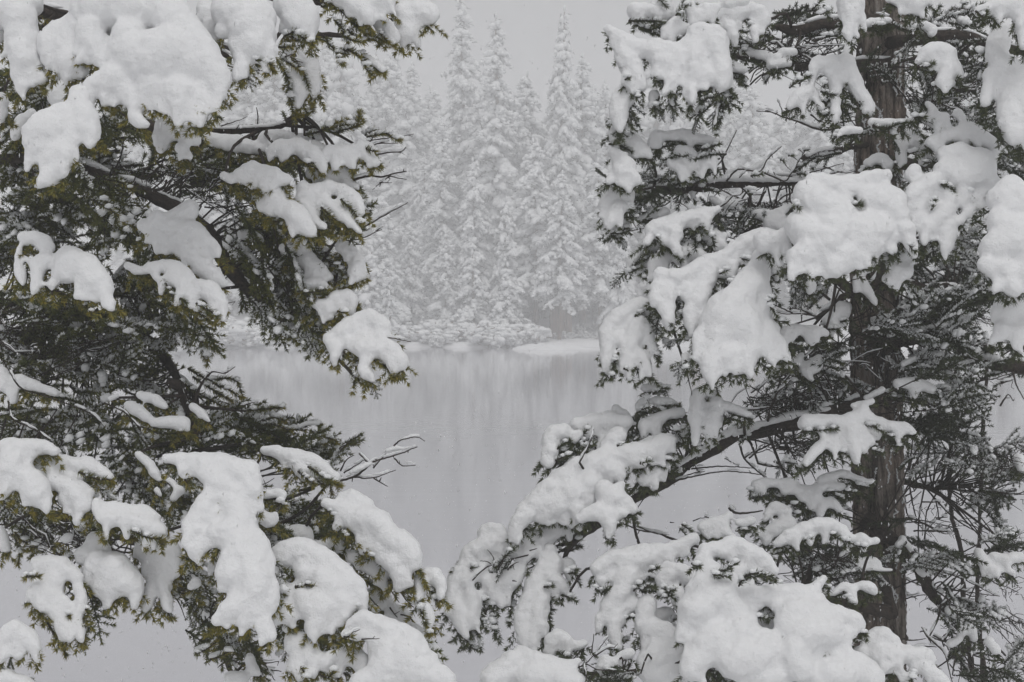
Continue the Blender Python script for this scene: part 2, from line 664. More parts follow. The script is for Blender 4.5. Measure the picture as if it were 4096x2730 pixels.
for k in range(34):                      # deeper rows right behind the stand
    place_far(g.uniform(1600, 2480), g.uniform(330, 800), g.uniform(121, 145), int(g.choice([1, 2, 3])),
              'snowy conifer deep inside the far stand, mostly hidden by others', 'inner conifers of the far stand')

# bare brown trunks standing at the front of the far stand
for px, top, base, w, lab in ((2215, 1180, 1318, 40, 'thick brown tree trunk, leftmost of the three on the far shore'),
                              (2245, 1190, 1326, 38, 'pale brown tree trunk between the other two on the far shore'),
                              (2272, 1190, 1312, 30, 'brown tree trunk, rightmost of the three on the far shore')):
    dd = 112.0
    x = (px - 2048) * PXS * dd
    zb = float(ground_z(np.array(x), np.array(dd)))
    e = empty('pine_trunk', (x, dd, zb), lab, 'tree trunk', 'brown trunks on the far shore')
    r = w * PXS * dd * 0.5
    zz = np.linspace(-0.5, 6.5, 12)
    tr = Bag()
    tr.add(*tube(np.stack((0.05 * np.sin(zz), 0 * zz, zz), -1), r * np.interp(zz, [-0.5, 0.5, 6.5], [1.25, 1.0, 0.5]), 12, 0.05))
    link('trunk', tr.mesh('pine_trunk', BARK_FAR), e).matrix_parent_inverse = Matrix()
    stub, sn = Bag(), Bag()
    for q in range(9):
        a = rng.uniform(0, 6.28)
        z0 = rng.uniform(3.2, 6.3)
        l_ = rng.uniform(0.8, 1.9)
        dv = np.array((math.cos(a), math.sin(a), -0.2))
        pp = np.array((0, 0, z0)) + dv[None] * np.linspace(0.1, 1, 4)[:, None] * l_
        stub.add(*tube(pp, [0.05, 0.04, 0.03, 0.012], 5))
        lumps(sn, pp[1:] + np.array((0, 0, 0.1)), np.full((3, 3), 0.22) * np.array((1.2, 1.2, 0.7)), 0.12)
    link('branch', stub.mesh('pine_stubs', BARK_FAR), e, kind='stuff').matrix_parent_inverse = Matrix()
    link('snow_load', sn.mesh('pine_snow', SNOW_FAR), e, kind='stuff').matrix_parent_inverse = Matrix()


# snow-covered shrubs along the far shore
def shrub_mesh(seed):
    st, sn = Bag(), Bag()
    for k in range(16):
        a, e_ = rng.uniform(0, 6.28), rng.uniform(0.3, 1.3)
        d = np.array((math.cos(a) * math.cos(e_), math.sin(a) * math.cos(e_), math.sin(e_)))
        l_ = rng.uniform(0.5, 1.1)
        P = d[None] * np.linspace(0, l_, 5)[:, None]
        P[:, 2] -= 0.15 * np.linspace(0, 1, 5) ** 2
        st.add(*tube(P, np.linspace(0.02, 0.006, 5), 4))
        C = np.repeat(P[2:], 3, 0) + rng.normal(size=(9, 3)) * 0.12
        s = 0.045 + 0.17 * rng.uniform(size=9) ** 1.8
        lumps(sn, C, np.stack((s, s, s * 0.75), -1), 0.14, ICO2)
        tufts(st, C - np.array((0, 0, 0.05)), s * 1.6, 2, 0.5)
    return st.mesh('shrub_stems', BARK_FAR, False), sn.mesh('shrub_snow', SNOW_FAR)


SHRUB = [shrub_mesh(k) for k in range(3)]
for k in range(120):
    right = k % 6 == 0
    x = g.uniform(3, 12) if right else g.uniform(-31, 2)
    y = float(shore_y(np.array(x))) + (0.15 + 6.5 * g.uniform() ** 1.6 if not right else g.uniform(3.5, 8))
    zb = float(ground_z(np.array(x), np.array(y)))
    left = x < -16
    e = empty('snowy_shrub', (x, y, zb - 0.05),
              'snow-covered shrub on the far shore right of the islet' if right else 'snow-covered shrub in the thicket along the far shore, left part' if left else 'snow-covered shrub in the thicket at the foot of the far stand',
              'shrub', 'shrubs by the islet' if right else 'shrubs on the left far shore' if left else 'shrubs before the far stand')
    s = g.uniform(0.8, 1.8) * (0.5 if right else 1)
    e.scale = (s * 1.25, s * 1.25, s)
    e.rotation_euler = (0, 0, g.uniform(0, 6.28))
    for nm, me in zip(('stems', 'snow_load'), SHRUB[k % 3]):
        c = bpy.data.objects.new(nm, me)
        COL.objects.link(c)
        c.parent = e
        if nm != 'trunk':
            c['kind'] = 'stuff'

# ------------------------------------------------------------------ the two near firs
# Where each bough stands: kind, tree, survey square, distance in metres, then places in that square (x,y,half-width).
# P snow-loaded bough, B limb, T bare twig, N needled twig, F region filled with sprays (count, heading), W region of thin bare twigs (count, heading)
# a leading + adds to the branch before it.
SQUARES = {'A': (0, 0), 'B': (800, 0), 'C': (0, 900), 'D': (800, 900), 'E': (0, 1706), 'F': (800, 1706),
           'G': (2350, 0), 'H': (3072, 0), 'I': (2350, 900), 'J': (3072, 900), 'K': (1750, 1706), 'N': (2550, 1706), 'O': (3072, 1706)}
DATA = """
P L A 4.75: 30,60,110 110,100,105 130,220,92 150,350,82 160,415,66; 110,430,48 130,540,38; 235,410,42 255,490,28; 20,10,120 200,30,80
P L A 4.85: -20,170,50 -10,230,35
P L A 4.7: 420,200,90 310,240,76 300,330,58 300,395,36; 520,150,110 440,280,105 450,400,90 440,460,45; 480,400,60 510,440,45
P L A 4.6: 560,60,140 800,40,180 1000,80,140; 560,180,88 580,280,72 600,335,45; 800,250,110 760,330,105 900,360,160 1050,350,180 1180,400,140; 1050,100,120 1150,250,120 1250,370,105 1320,480,80 1350,570,45; 760,440,110 680,500,90 560,540,55; 780,560,80 830,650,46 830,730,42 890,765,26; 960,500,110 890,620,50; 1100,560,100 1110,650,68 1100,705,34; 1250,450,52 1240,560,52 1240,680,42 1225,765,26; 1320,640,36 1330,690,26
P L A 4.5: 480,580,52 500,660,70 530,780,72 590,840,36; 400,700,70 300,800,110 230,880,82 210,945,36; 350,930,86 310,1020,56 310,1110,36; 400,960,56 385,1060,36; 440,800,64 420,890,56
P L A 4.9: 1000,770,46 975,850,42 970,880,18; 1060,800,48 1150,830,56 1200,865,32; 1120,910,42 1160,965,25
P L A 5.2: 340,560,75 370,620,60; 140,740,40 90,830,36; 190,690,30
P L A 5.0: 10,600,40 10,720,34
P L C 4.95: 1060,-40,45 1170,-100,50 1190,-70,30; 960,-40,50 1080,20,55 1180,40,56 1250,90,46 1320,150,38 1335,190,20; 1080,60,50 1100,100,46 1180,190,48 1250,260,55 1320,330,42 1370,370,22; 880,0,40 1000,90,46 1080,140,38 1130,190,34
P L C 4.6: 310,140,30 270,110,45 220,80,42 150,80,38; 240,130,28 260,165,18; 120,140,18 110,220,20 120,290,30 140,360,16; 160,200,16 200,250,18; 420,200,75 450,240,96 380,300,64; 520,250,86 560,330,84 620,370,66 650,440,46 680,510,22; 300,220,50 240,230,46 230,300,36 220,390,32 205,420,18; 320,370,32 320,400,18
+N L C 4.6: 280,380 400,425 520,500 560,540; 440,380 560,440 690,535; 200,420 240,455; 330,400 440,470 540,530; 420,390 500,470; 300,390 380,430
P L C 4.8: 780,250,24 860,280,32 930,260,34 1030,255,38 1110,280,38 1170,330,32; 1050,320,40 1100,360,46 1170,420,46 1130,430,46; 1200,370,42 1290,410,56 1340,470,42 1310,520,30; 950,310,22 980,360,14
+N L C 4.8: 1100,450 1200,520 1290,600; 1200,480 1330,560 1310,600; 1350,500 1380,540; 1050,430 1150,500 1220,590; 1000,330 1060,450 1090,520
B L C 5.8: -300,480,50 200,500,44 650,570,40 880,690,38 980,800,34 1090,940,30 1210,1050,24
B L C 5.9: -300,650,36 0,690,40 200,720,38 400,800,34 560,850,24
P L C 4.95: 780,1100,26 850,1140,36 900,1180,30; 940,1215,26 1030,1210,36 1120,1220,40 1140,1250,18; 860,1040,30 950,1070,34 1010,1110,24; 1180,1110,26 1240,1160,26 1280,1200,16; 680,1060,22 720,1050,20
+N L C 4.95: 900,1250 1000,1280 1130,1270; 760,1120 850,1190 900,1220
T L C 4.9 9: 60,900 130,1000 280,1050 420,1100 560,1160 640,1240
+T L C 4.9 8: 50,1080 80,1190 200,1250 320,1330; 640,1090 760,1150 860,1250; 20,830 60,900
P L C 5.1: -30,880,40 30,960,50 60,1000,40; 100,950,36 200,980,34 340,1030,30
N L C 5.3: 1150,880 1280,950 1380,940 1450,960 1490,1060; 1300,970 1400,1010 1470,1060; 1180,930 1300,1010 1420,1080; 1100,960 1250,1050 1380,1120; 1230,650 1270,740 1270,860; 1200,700 1280,740 1340,775; 1180,640 1240,740 1250,820; 1200,620 1290,690 1320,740
T L C 5.2 9: 1250,950 1300,900 1370,910 1440,870
+T L C 5.2 6: 1395,905 1400,880; 1390,480 1440,470
P L E 4.6: 30,110,34 100,150,66 80,230,84 100,300,56 60,350,36; 100,130,40 200,130,50 280,130,42 340,150,26; 140,270,50 180,330,64 220,400,74 280,470,38 300,510,18; 130,370,38
+N L E 4.6: 160,420 220,480 310,530; 120,400 180,470 240,510
P L E 4.65: 250,250,36 330,250,44; 230,210,40 310,270,56 330,330,56 430,380,56 500,450,56 530,500,32; 410,440,50 400,490,22; 280,200,40 330,210,42 450,230,42 550,260,42 640,290,36 680,315,18; 520,195,22 570,205,16; 420,310,22 490,350,24 560,400,22
+N L E 4.65: 370,470 450,520 530,540; 400,500 470,550; 480,280 580,320 690,330
P L E 4.6: 600,470,36 610,530,42 650,560,50 740,560,50 850,590,60 940,610,50 1000,660,28; 620,500,34 700,490,30 800,510,34 900,520,32 970,560,22
+N L E 4.6: 640,590 740,640 820,690; 780,620 900,680 1000,690
P L E 4.75: 840,170,22 900,220,26 950,290,30 975,330,14; 960,390,26 985,425,13; 1040,330,22 1080,370,22; 1100,390,30 1060,445,22
P L E 4.5: 1020,200,30 1100,200,40 1200,210,46 1300,240,64 1420,260,74 1520,330,68 1560,400,60; 1120,270,40 1140,310,26; 1250,270,74 1380,360,70 1480,430,52 1530,480,34; 1300,420,54 1240,520,70 1180,620,62 1190,720,50 1185,800,32; 1390,440,50 1450,520,66 1490,600,76 1400,650,84 1290,690,54 1270,740,26; 1200,630,50; 1500,720,110 1430,880,96 1370,980,42; 1540,860,110 1560,1000,100 1400,1130,58 1330,1190,36; 1530,1120,66 1500,1200,38; 1590,1060,70; 1560,700,80 1600,780,70 1620,900,60 1650,1000,56 1660,1080,44; 1630,1220,44 1650,1280,36; 1430,280,60 1520,260,60 1560,330,50
+P L E 4.53: 1300,550,60 1310,600,52
+P L E 4.7: 1310,830,32 1290,900,28; 1200,950,34
P L E 4.65: 560,700,46 610,700,40 650,760,30; 520,760,46 550,830,32; 420,690,36 380,690,22; 600,840,76 700,900,104 780,940,84 840,1000,46; 640,970,80 740,1010,46 700,1030,28
+N L E 4.65: 560,980 600,1060 680,1095; 620,1030 720,1085; 720,1040 830,1085; 540,960 575,1040 590,1100; 680,1040 770,1080; 800,1030 860,1080
P L E 4.7: 870,690,30 850,750,30 830,790,18; 880,690,22 930,670,26; 980,740,70 1040,780,66 900,800,54; 1020,880,56 940,880,46 930,960,32 905,1060,38 895,1120,22; 980,940,34 1000,1000,32 1020,1080,38 1040,1130,28
+N L E 4.7: 870,1090 900,1170; 960,1110 1000,1160 1065,1180; 930,700 960,720 1010,690; 990,960 1010,1000
P L E 4.55: 380,850,50 290,850,56 230,840,42 240,890,32; 380,870,52 460,910,42 490,935,22; 340,910,56 330,1020,52 350,1130,50 380,1230,44 400,1290,26; 300,970,50 260,1000,54 200,1030,42 180,1060,18; 250,1060,40 260,1110,34; 400,1060,26 410,1120,26; 480,980,32 500,1090,32 470,1180,27 490,1270,27 500,1310,17; 430,1230,22 430,1310,16
+N L E 4.55: 280,1180 340,1290 390,1370 405,1400; 470,1260 510,1350; 160,920 240,920; 470,940 500,970; 150,1085 210,1085; 520,1120 545,1135; 380,1120 430,1170; 450,1030 480,1060
P L E 4.7: 0,640,34 20,720,32 40,760,22
+N L E 4.7: 0,760 50,770
P L E 4.3: 0,1340,46 40,1290,56 100,1260,60 180,1310,52 230,1370,30; 30,1390,32 0,1430,20
P L E 4.3: -20,1540,60 40,1545,60 120,1570,50 200,1590,36
P L E 5.1: 360,760,26 370,800,18 430,780,22; 270,740,30 240,720,24
N L E 5.0: 100,700 120,780 110,850; 70,660 150,700 180,760; 200,640 230,720 160,760; 90,640 120,700
T L E 5.0 9: 1060,1020 1100,1090 1135,1180
B L E 5.3: 1000,800,34 1100,930,32 1170,1080,30 1250,1190,28 1320,1260,24 1380,1400,20 1420,1510,14
+T L E 5.3 7: 1250,1190 1215,1215; 1280,1230 1250,1285 1280,1310; 1420,1510 1500,1505; 1390,1440 1330,1480; 1180,1130 1225,1165; 1400,1420 1440,1440
P L B 4.8: 30,40,56 60,170,56 40,220,28
P L B 4.7: 200,60,120 280,100,140 330,200,122 350,300,90 420,310,52; 250,280,74 260,380,46 270,460,26; 140,180,46
+N L B 4.7: 250,440 270,480 255,525; 220,460 290,480; 340,370 430,380 455,440; 380,380 440,400
P L B 4.8: 560,20,104 610,110,104 650,190,64 690,220,26; 540,150,50
+N L B 4.8: 520,220 580,200 640,240 690,270; 480,290 560,290; 560,220 600,250
P L B 4.9: 880,-20,66 1000,50,66 1040,120,36; 1120,10,74 1060,-10,60
P L B 5.0: 1100,130,40 1130,170,54 1180,225,40
P L B 5.1: 1210,70,60 1260,90,72 1270,180,64 1240,260,30; 1300,60,56 1380,80,76 1410,120,52
+N L B 5.1: 1340,160 1390,160; 1160,10 1190,20
N L B 4.95: 740,40 850,60 960,160 1080,230 1190,285; 760,20 840,40 900,60; 850,120 900,230 1000,265; 900,90 1000,200 1110,270; 940,60 980,140 1060,200; 1090,90 1110,110; 880,50 930,90; 900,180 980,250 1050,240; 920,130 1040,210; 1100,200 1150,260; 740,-20 780,40; 820,120 880,200 900,260
+N L B 4.95: 760,220 800,280 840,320 880,400; 850,310 960,320 1010,380 1050,450; 1000,330 1070,420 1130,450; 900,300 980,350; 860,330 900,340; 840,330 870,390; 990,370 1040,460; 1020,390 1100,450
+P L B 4.95: 1010,345,16 1060,380,26 1120,425,24
B L B 5.2: 500,190,22 700,215,22 880,230,18
+T L B 5.2 10: 690,240 760,250 800,300 850,330
N L B 5.1: 470,370 530,470 555,600 570,690; 560,360 640,460 690,640; 500,350 560,400 620,440; 500,400 545,520 550,640
+P L B 5.15: 560,400,26 590,480,36 610,560,40 600,650,22; 560,300,50 640,320,50 690,420,44 710,520,38 700,590,17
+T L B 5.0 8: 440,370 480,420; 520,350 580,330; 550,350 630,385; 590,350 580,320
B L B 5.2: -200,220,22 10,240,20 170,290,15 240,330,9
+T L B 5.2 9: 120,380 160,400 230,420 310,430 390,437; 360,430 362,395
B L B 5.3: -400,760,32 0,800,32 430,790,28 560,740,20 610,690,12
+N L B 5.3: 540,760 600,700 690,680; 570,730 640,750 690,775; 560,740 590,680; 580,720 660,700 ; 600,690 660,690 690,660
+T L B 5.2 7: 130,775 200,750 262,730; 220,795 240,765
P L B 5.25 n1: 400,850,44 500,830,36 620,860,40 720,830,44; 60,850,36 200,880,46 310,900,44 350,920,26; 430,900,34 430,970,26
N L B 5.2: 640,830 760,800 870,770 960,760 975,695; 740,800 860,740; 850,800 950,780 990,740; 900,780 980,720 985,690; 960,780 1000,750; 770,790 860,810 900,740; 1010,830 1060,800; 1020,840 1140,820; 1140,815 1210,855; 830,790 890,740; 1150,830 1200,850 1225,860; 960,740 975,700; 940,800 985,700
+T L B 5.2 8: 950,880 1060,860 1200,840 1310,822
+T L B 5.2 7: 1040,870 1090,800; 1060,890 1160,860; 1060,840 1100,790; 1090,880 1150,880 1210,880
T L B 5.15 10: 1060,955 1150,935 1230,930 1262,903
+T L B 5.15 6: 1215,935 1240,938
+P L B 5.15 n0: 1090,930,14 1150,918,17 1215,912,17 1245,905,8
T L B 5.15 14: 920,1110 1030,1080 1110,1085 1170,1070 1265,1048
+T L B 5.15 7: 1160,1080 1265,1102; 1165,1080 1100,1125 1058,1165; 1100,1120 1175,1120; 1105,1120 1100,1145
T L B 5.15 10: 980,1405 1050,1365 1150,1310 1275,1240
+P L B 5.15 n0: 1000,1380,14 1050,1340,19 1150,1288,22 1250,1243,9
T L B 5.2 9: 830,1480 980,1465 1080,1420 1115,1408
+T L B 5.2 9: 700,1490 840,1510 1000,1495; 1080,1415 1110,1395
+P L B 5.2 n0: 900,1450,16 980,1440,18 1060,1410,14
P L B 5.1: 480,910,50 560,900,48; 600,890,50 690,960,55 740,990,36
+N L B 5.1: 660,1000 760,1010 690,1040; 720,960 770,1000
P L B 5.1: 800,930,40 840,940,46 930,930,42 1000,900,42 1050,910,26; 1000,950,30 1030,970,40 1080,1000,26
+N L B 5.1: 820,970 900,1000 990,1000; 1010,1000 1060,1020 1100,1025; 940,1000 940,1080 930,1100; 1010,910 1070,930
P L B 5.15: 700,900,46 800,1000,82 870,1050,54 905,1080,30; 760,1080,54 690,1060,40; 890,1130,24 960,1145,20
+N L B 5.15: 840,1110 920,1090; 800,1110 880,1110
P L B 5.0: 280,1040,40 370,1070,44 400,1140,34; 330,1020,36 450,1080,54 530,1100,34; 240,1080,40 290,1100,36 320,1130,20; 150,1080,30 190,1110,24
P L B 5.0: 560,1190,32 420,1160,50 460,1230,82 430,1290,42; 500,1260,60 540,1280,62 600,1340,62 650,1390,54 690,1430,26; 390,1180,30
+N L B 5.0: 440,1340 540,1400 620,1430 700,1440; 540,1370 570,1430; 500,1310 560,1400; 600,1400 690,1460; 380,1290 450,1360
P L B 5.05: 630,1130,30 640,1200,46 720,1160,40 820,1150,38 910,1190,42 960,1250,44 990,1310,26; 640,1270,40 690,1330,34; 750,1220,42 810,1280,36 860,1330,30; 850,1300,36 930,1370,30 980,1420,20; 700,1360,34 760,1390,26
+N L B 5.05: 860,1220 930,1290 990,1370; 700,1250 780,1330 860,1370; 780,1330 880,1400 900,1440; 700,1400 800,1430; 900,1260 960,1340 980,1380; 740,1270 840,1360; 880,1380 960,1430; 690,1200 740,1290; 740,1420 800,1440
P L B 5.3: 640,1500,40 570,1530,52 520,1540,36; 260,1440,36 330,1450,30 370,1470,20
F L B 5.5 16 20 .26: 100,880 400,850 700,880 950,960 1000,1080 960,1400 600,1480 250,1350
F L A 5.5 22 200 .28: 0,350 400,500 750,600 700,900 600,1100 200,1200 0,1100
F L A 5.6 26 20 .28: 350,850 800,750 1300,800 1568,950 1568,1250 1000,1150 500,1100
F L A 5.35 16 -30 .28: 300,1080 700,1050 850,1150 920,1300 900,1480 650,1400 450,1250
+N L A 5.1: 560,1220 680,1290 760,1360; 640,1230 760,1310 830,1400; 700,1290 800,1360 900,1450; 760,1320 840,1430 870,1500; 480,870 500,920; 640,1100 740,1120 810,1170; 800,1380 880,1460
F L A 5.7 18 160 .26: 0,1050 300,1150 450,1250 380,1420 0,1568
F L C 5.6 24 30 .28: 0,50 500,100 700,200 1000,250 1200,500 1100,640 800,600 650,500 200,450 0,350
F L C 5.7 26 10 .28: 0,450 600,620 1000,900 1000,1000 600,1000 300,950 0,800
F L C 5.35 24 20 .26: 350,1000 900,1000 1300,1080 1480,1180 1500,1400 1000,1380 500,1300
F L C 5.5 14 170 .26: 0,900 400,1050 600,1250 500,1400 150,1330 0,1250
F L C 5.3 10 -60 .24: 950,300 1250,520 1330,640 1200,700 1000,560
W L C 5.45 26 10: 0,420 500,500 900,800 800,980 400,900 0,760
W L A 5.5 22 15: 450,950 1100,1000 1568,1150 1500,1300 1000,1180 500,1050
B L D 5.45: -1500,-430,26 -900,-380,30 -500,-270,36 -260,-160,40 40,20,42 130,180,44 240,330,46 350,460,46 460,570,42 560,650,32 680,720,22
+B L D 5.3: 560,520,20 700,600,18 760,700,16 870,840,12 950,930,8
F L D 5.35 22 -55 .26: 100,0 500,50 700,150 780,330 640,400 500,420 300,300
F L D 5.3 18 -60 .24: 300,380 560,420 760,560 740,760 640,740 480,620
+N L D 5.2: 780,180 820,290 850,390; 850,160 900,260 930,375; 820,200 890,220 960,240; 800,220 850,320 880,385; 760,150 800,250 820,330; 840,250 880,320 900,390; 880,200 930,300 945,360; 530,620 540,700; 580,650 600,730; 640,680 650,740; 700,690 720,770; 660,500 740,550 800,560; 500,640 520,690; 870,300 910,380
P L D 5.15: 870,130,40 890,150,46 955,200,42 960,320,34; 960,260,40
P L D 5.1: 700,480,36 780,510,44 800,560,26; 840,450,42 910,440,42 950,470,22; 850,490,36 870,530,22
+N L D 5.1: 660,400 720,420 800,430; 840,530 890,540; 900,500 965,490; 660,470 720,460; 650,420 760,400 800,400; 860,560 880,600
P L D 5.15: 620,120,36 650,160,40; 660,220,54 720,270,44 790,320,26; 520,140,36; 640,370,36 720,360,38 780,390,26
P L D 5.0: 830,650,24 960,580,40 1040,570,46 1110,620,54 1150,660,30; 850,660,32 950,630,32 1000,620,26; 780,690,32 830,770,42 810,830,22; 880,690,30 900,680,32 960,670,30; 900,720,34 920,730,38 1000,750,54 1090,770,46 1140,785,22; 1000,680,44 1050,690,40; 1100,690,36 1170,760,46 1220,820,46 1240,870,26; 1160,830,40 1200,890,26; 1010,850,22 990,880,16; 1000,900,26 1030,920,36 1060,950,22
+N L D 5.0: 920,900 960,950 1070,995; 950,930 935,1030; 1110,850 1150,880 1210,950; 870,800 950,830 1070,830; 880,780 960,880; 1000,650 1040,660; 1100,690 1190,690; 840,720 870,760; 1230,880 1260,875; 800,820 820,845; 960,940 1010,985; 1150,890 1220,940; 1010,810 1080,840
+T L D 5.0 10: 870,840 950,930 938,1025
+T L D 5.0 8: 1090,690 1180,695 1290,717; 1060,830 1110,790 1145,780; 1080,850 1130,860
+P L D 5.0 n0: 1190,685,12 1240,690,16 1285,705,7
N L D 5.3: 260,1140 380,1130 510,1120; 380,1200 460,1180 520,1205; 540,1250 640,1260; 640,1240 700,1210 750,1260 780,1330; 780,1300 830,1360 850,1430; 680,1260 760,1340; 440,1220 560,1260; 690,1210 740,1230; 760,1290 840,1330
+P L D 5.3 n0: 280,1130,12 350,1125,14 420,1125,12; 600,1240,16 660,1215,18 720,1215,20
F L D 5.4 22 20 .24: 0,1080 300,1120 560,1250 760,1320 840,1430 800,1520 500,1420 200,1400 0,1330
+T L D 5.2 7: 50,930 80,900 150,910 215,870; 850,1370 915,1330; 860,1385 895,1350; 260,1110 340,1085 365,1090
P L D 4.9: 400,1380,34 520,1400,42 640,1430,42 720,1470,42 800,1530,42 840,1560,22; 560,1440,30 620,1500,36 640,1550,24
+N L D 4.9: 560,1460 680,1540 760,1600; 660,1480 780,1560 860,1600; 600,1510 700,1590; 720,1520 840,1590; 740,1450 790,1490
T L D 5.0 14: 780,1590 950,1540 1070,1450 1200,1410 1330,1360
+T L D 5.0 9: 1190,1350 1230,1320 1330,1300 1375,1325; 1190,1430 1240,1475 1320,1475; 940,1545 1060,1550 1200,1500; 860,1510 890,1450 940,1410; 880,1520 1010,1440; 975,1400 1040,1470; 1060,1490 1140,1400; 1060,1550 1150,1605; 1100,1570 1110,1550; 1060,1440 1060,1480
+P L D 5.0 n0: 920,1520,18 1000,1480,20 1060,1460,14; 1200,1330,10 1280,1300,17 1340,1290,16; 1140,1385,18 1190,1370,20 1250,1370,16 1320,1350,10; 1250,1450,12 1300,1455,14; 1060,1530,12 1120,1520,13 1190,1500,7
T L F 4.9 12: 700,380 600,395 760,350 860,320
P L F 4.6: 200,260,74 280,320,64 320,380,54; 200,420,70 300,480,44; 130,560,60 240,640,70 320,560,44
P L F 4.75: 330,510,32 400,570,42 440,600,18; 360,410,22 420,420,30 500,410,30 500,470,22; 460,540,20 470,580,13
+T L F 4.7 9: 320,460 340,370 400,350 455,318
+N L F 4.75: 380,460 440,500; 440,560 470,590; 490,470 520,490
P L F 4.9: 480,690,62 600,670,62 660,690,42
P L F 4.55: 500,800,72 620,770,84 740,820,76 850,900,74 940,980,64 990,1040,36; 640,890,56 620,950,36; 760,940,84 860,1040,64 880,1150,42 880,1190,22; 560,1010,52 690,1110,84 790,1090,76 700,1220,52 680,1250,26; 480,960,38 540,1050,52 520,1130,52 570,1185,30
+N L F 4.55: 640,970 700,980 740,970; 600,960 640,1040; 930,1110 980,1130; 900,1080 970,1110 990,1130; 700,1260 740,1270; 590,1190 620,1130; 780,1200 840,1190; 660,1250 760,1240; 500,1160 560,1200; 580,980 650,990 720,960; 800,1180 860,1210; 590,1010 650,1050
F L F 5.0 12 -30 .22: 320,560 560,600 700,750 640,780 400,680
F L F 5.0 8 -30 .22: 560,920 760,980 700,1050 600,1040
F L F 5.0 12 -60 .22: 480,1180 880,1220 860,1330 640,1280 560,1230
F L F 5.1 16 10 .22: 560,450 860,440 900,680 760,740 640,640
P L F 4.75: 760,470,22 840,490,36 860,500,50 940,560,74 1050,570,82 1150,660,74 1250,740,72 1310,820,54 1335,860,26; 870,420,30 940,440,54 1020,490,46; 850,600,36; 1000,680,54 1080,730,54 1200,850,64 1240,930,50 1290,970,26
+N L F 4.75: 880,640 930,640; 1060,720 1100,710; 980,740 1100,820 1200,930 1290,990; 1090,800 1180,880; 1170,880 1230,960; 1000,770 1060,800; 1250,960 1300,995; 860,630 900,680; 780,520 850,560
P L F 4.8: 740,740,44 760,730,44 830,720,32 870,750,30; 820,780,22; 930,800,40 1010,820,54 1080,870,54 1130,930,36 1080,960,26
+N L F 4.8: 980,930 1060,970 1120,985; 820,790 880,790; 1000,950 1090,990; 1130,950 1180,940
P L F 4.7: 1340,920,36 1380,890,32 1440,920,44 1480,980,36 1470,1040,26; 1350,940,40 1350,1000,36 1330,1060,32 1380,1120,44 1410,1200,30 1400,1240,17
+N L F 4.7: 1400,1000 1450,1050 1465,1100; 1340,1080 1370,1180 1410,1270; 1330,1080 1360,1070; 1440,1060 1470,1080; 1390,1220 1410,1280
P L F 4.85: 1000,1020,32 1040,1050,36 1080,1110,36; 1080,1010,40 1150,1080,36 1200,1120,26; 1240,1130,30 1290,1160,18; 1170,1150,36 1220,1190,30
+T L F 4.8 9: 1145,970 1180,1020 1220,1080; 1210,980 1260,1060 1310,1110; 1160,1110 1225,1190; 1230,1150 1295,1170; 1130,930 1180,970; 1040,1050 1110,1125
P L F 4.45: 1180,1280,86 1100,1200,54; 1150,1350,110 1180,1480,120 1100,1540,86 1000,1568,76; 1230,1240,54 1290,1330,76 1380,1420,64 1440,1480,46 1530,1570,54; 1260,1420,110 1350,1500,94 1480,1560,50; 920,1215,36 1000,1180,44 1060,1200,46 1080,1270,26; 880,1270,26 960,1280,36 1050,1290,22
+P L F 4.75: 1220,1210,36 1340,1290,54 1430,1390,46 1460,1440,30
+N L F 4.45: 1310,1540 1330,1510; 880,1290 930,1290; 1060,1270 1100,1270
+T L F 4.4 8: 910,1290 940,1260 980,1247; 990,1302 1100,1300
P L F 4.5: 590,1290,54 560,1350,50 640,1320,54 690,1400,54 620,1400,50 560,1480,36; 680,1500,36 660,1535,20; 700,1440,40 780,1440,54 860,1420,54 930,1400,54 990,1440,44 1000,1510,44; 860,1500,34
+N L F 4.5: 580,1500 620,1520 600,1480; 560,1520 640,1560; 720,1510 780,1540 820,1500; 900,1520 960,1560; 1000,1540 1030,1530; 620,1470 660,1560
P L F 4.8: 300,1420,30 330,1490,30 360,1520,17; 180,1540,46 260,1545,46
+N L F 4.8: -10,1390 60,1350 100,1320; 0,1380 70,1370; 60,1430 140,1400; 370,1530 370,1568; 100,1420 180,1380
F L F 5.0 12 -50 .2: 60,1250 250,1230 360,1330 340,1480 200,1450 80,1460
F L F 5.1 8 -80 .2: 700,1200 880,1280 860,1420 740,1420
B L F 5.1: 600,1180,26 740,1240,24 790,1320,22 830,1350,18
+T L F 5.0 9: 780,1350 720,1400; 790,1350 770,1420; 800,1350 830,1420; 700,1320 760,1300; 340,1440 400,1450 480,1440; 360,1400 460,1560; 400,1490 500,1500; 180,1490 160,1400; 230,1500 190,1440
F L E 5.2 16 -20 .24: 600,130 1000,100 1200,330 1150,520 1000,600 700,400
F L E 5.2 18 -30 .22: 0,350 300,560 600,620 800,660 760,760 500,680 200,660 60,600
W L E 5.1 22 160: 0,450 300,600 650,680 600,750 250,680 0,600
F L E 5.3 12 -60 .22: 1050,800 1250,880 1330,1100 1280,1230 1150,1050
B L E 5.15: -350,380,30 0,440,28 300,540,26 620,640,22 850,720,18 1000,800,14
B L E 5.15: 1100,-250,26 1180,0,26 1290,300,24 1400,600,20 1480,900,15 1520,1100,10
B L F 5.0: 150,420,22 400,640,22 650,850,20 900,1060,17 1150,1300,13 1300,1450,9
B L A 5.25: -350,-20,42 200,60,38 700,140,32 1150,240,24 1420,360,14
B L B 5.15: 200,-80,30 600,0,26 900,60,20 1150,120,13 1330,100,8
B R H 6.0: 850,250,40 1150,220,34 1400,280,28 1750,350,22
B R H 5.95: 800,1000,40 1100,1000,32 1350,1100,26 1750,1280,22
B R N 5.7: 1560,1150,40 1300,1100,34 1000,1070,28 700,1080,24 450,1020,20 300,950,14
B R K 5.6: 1525,950,14 1350,860,13 1150,860,11 1030,900,8
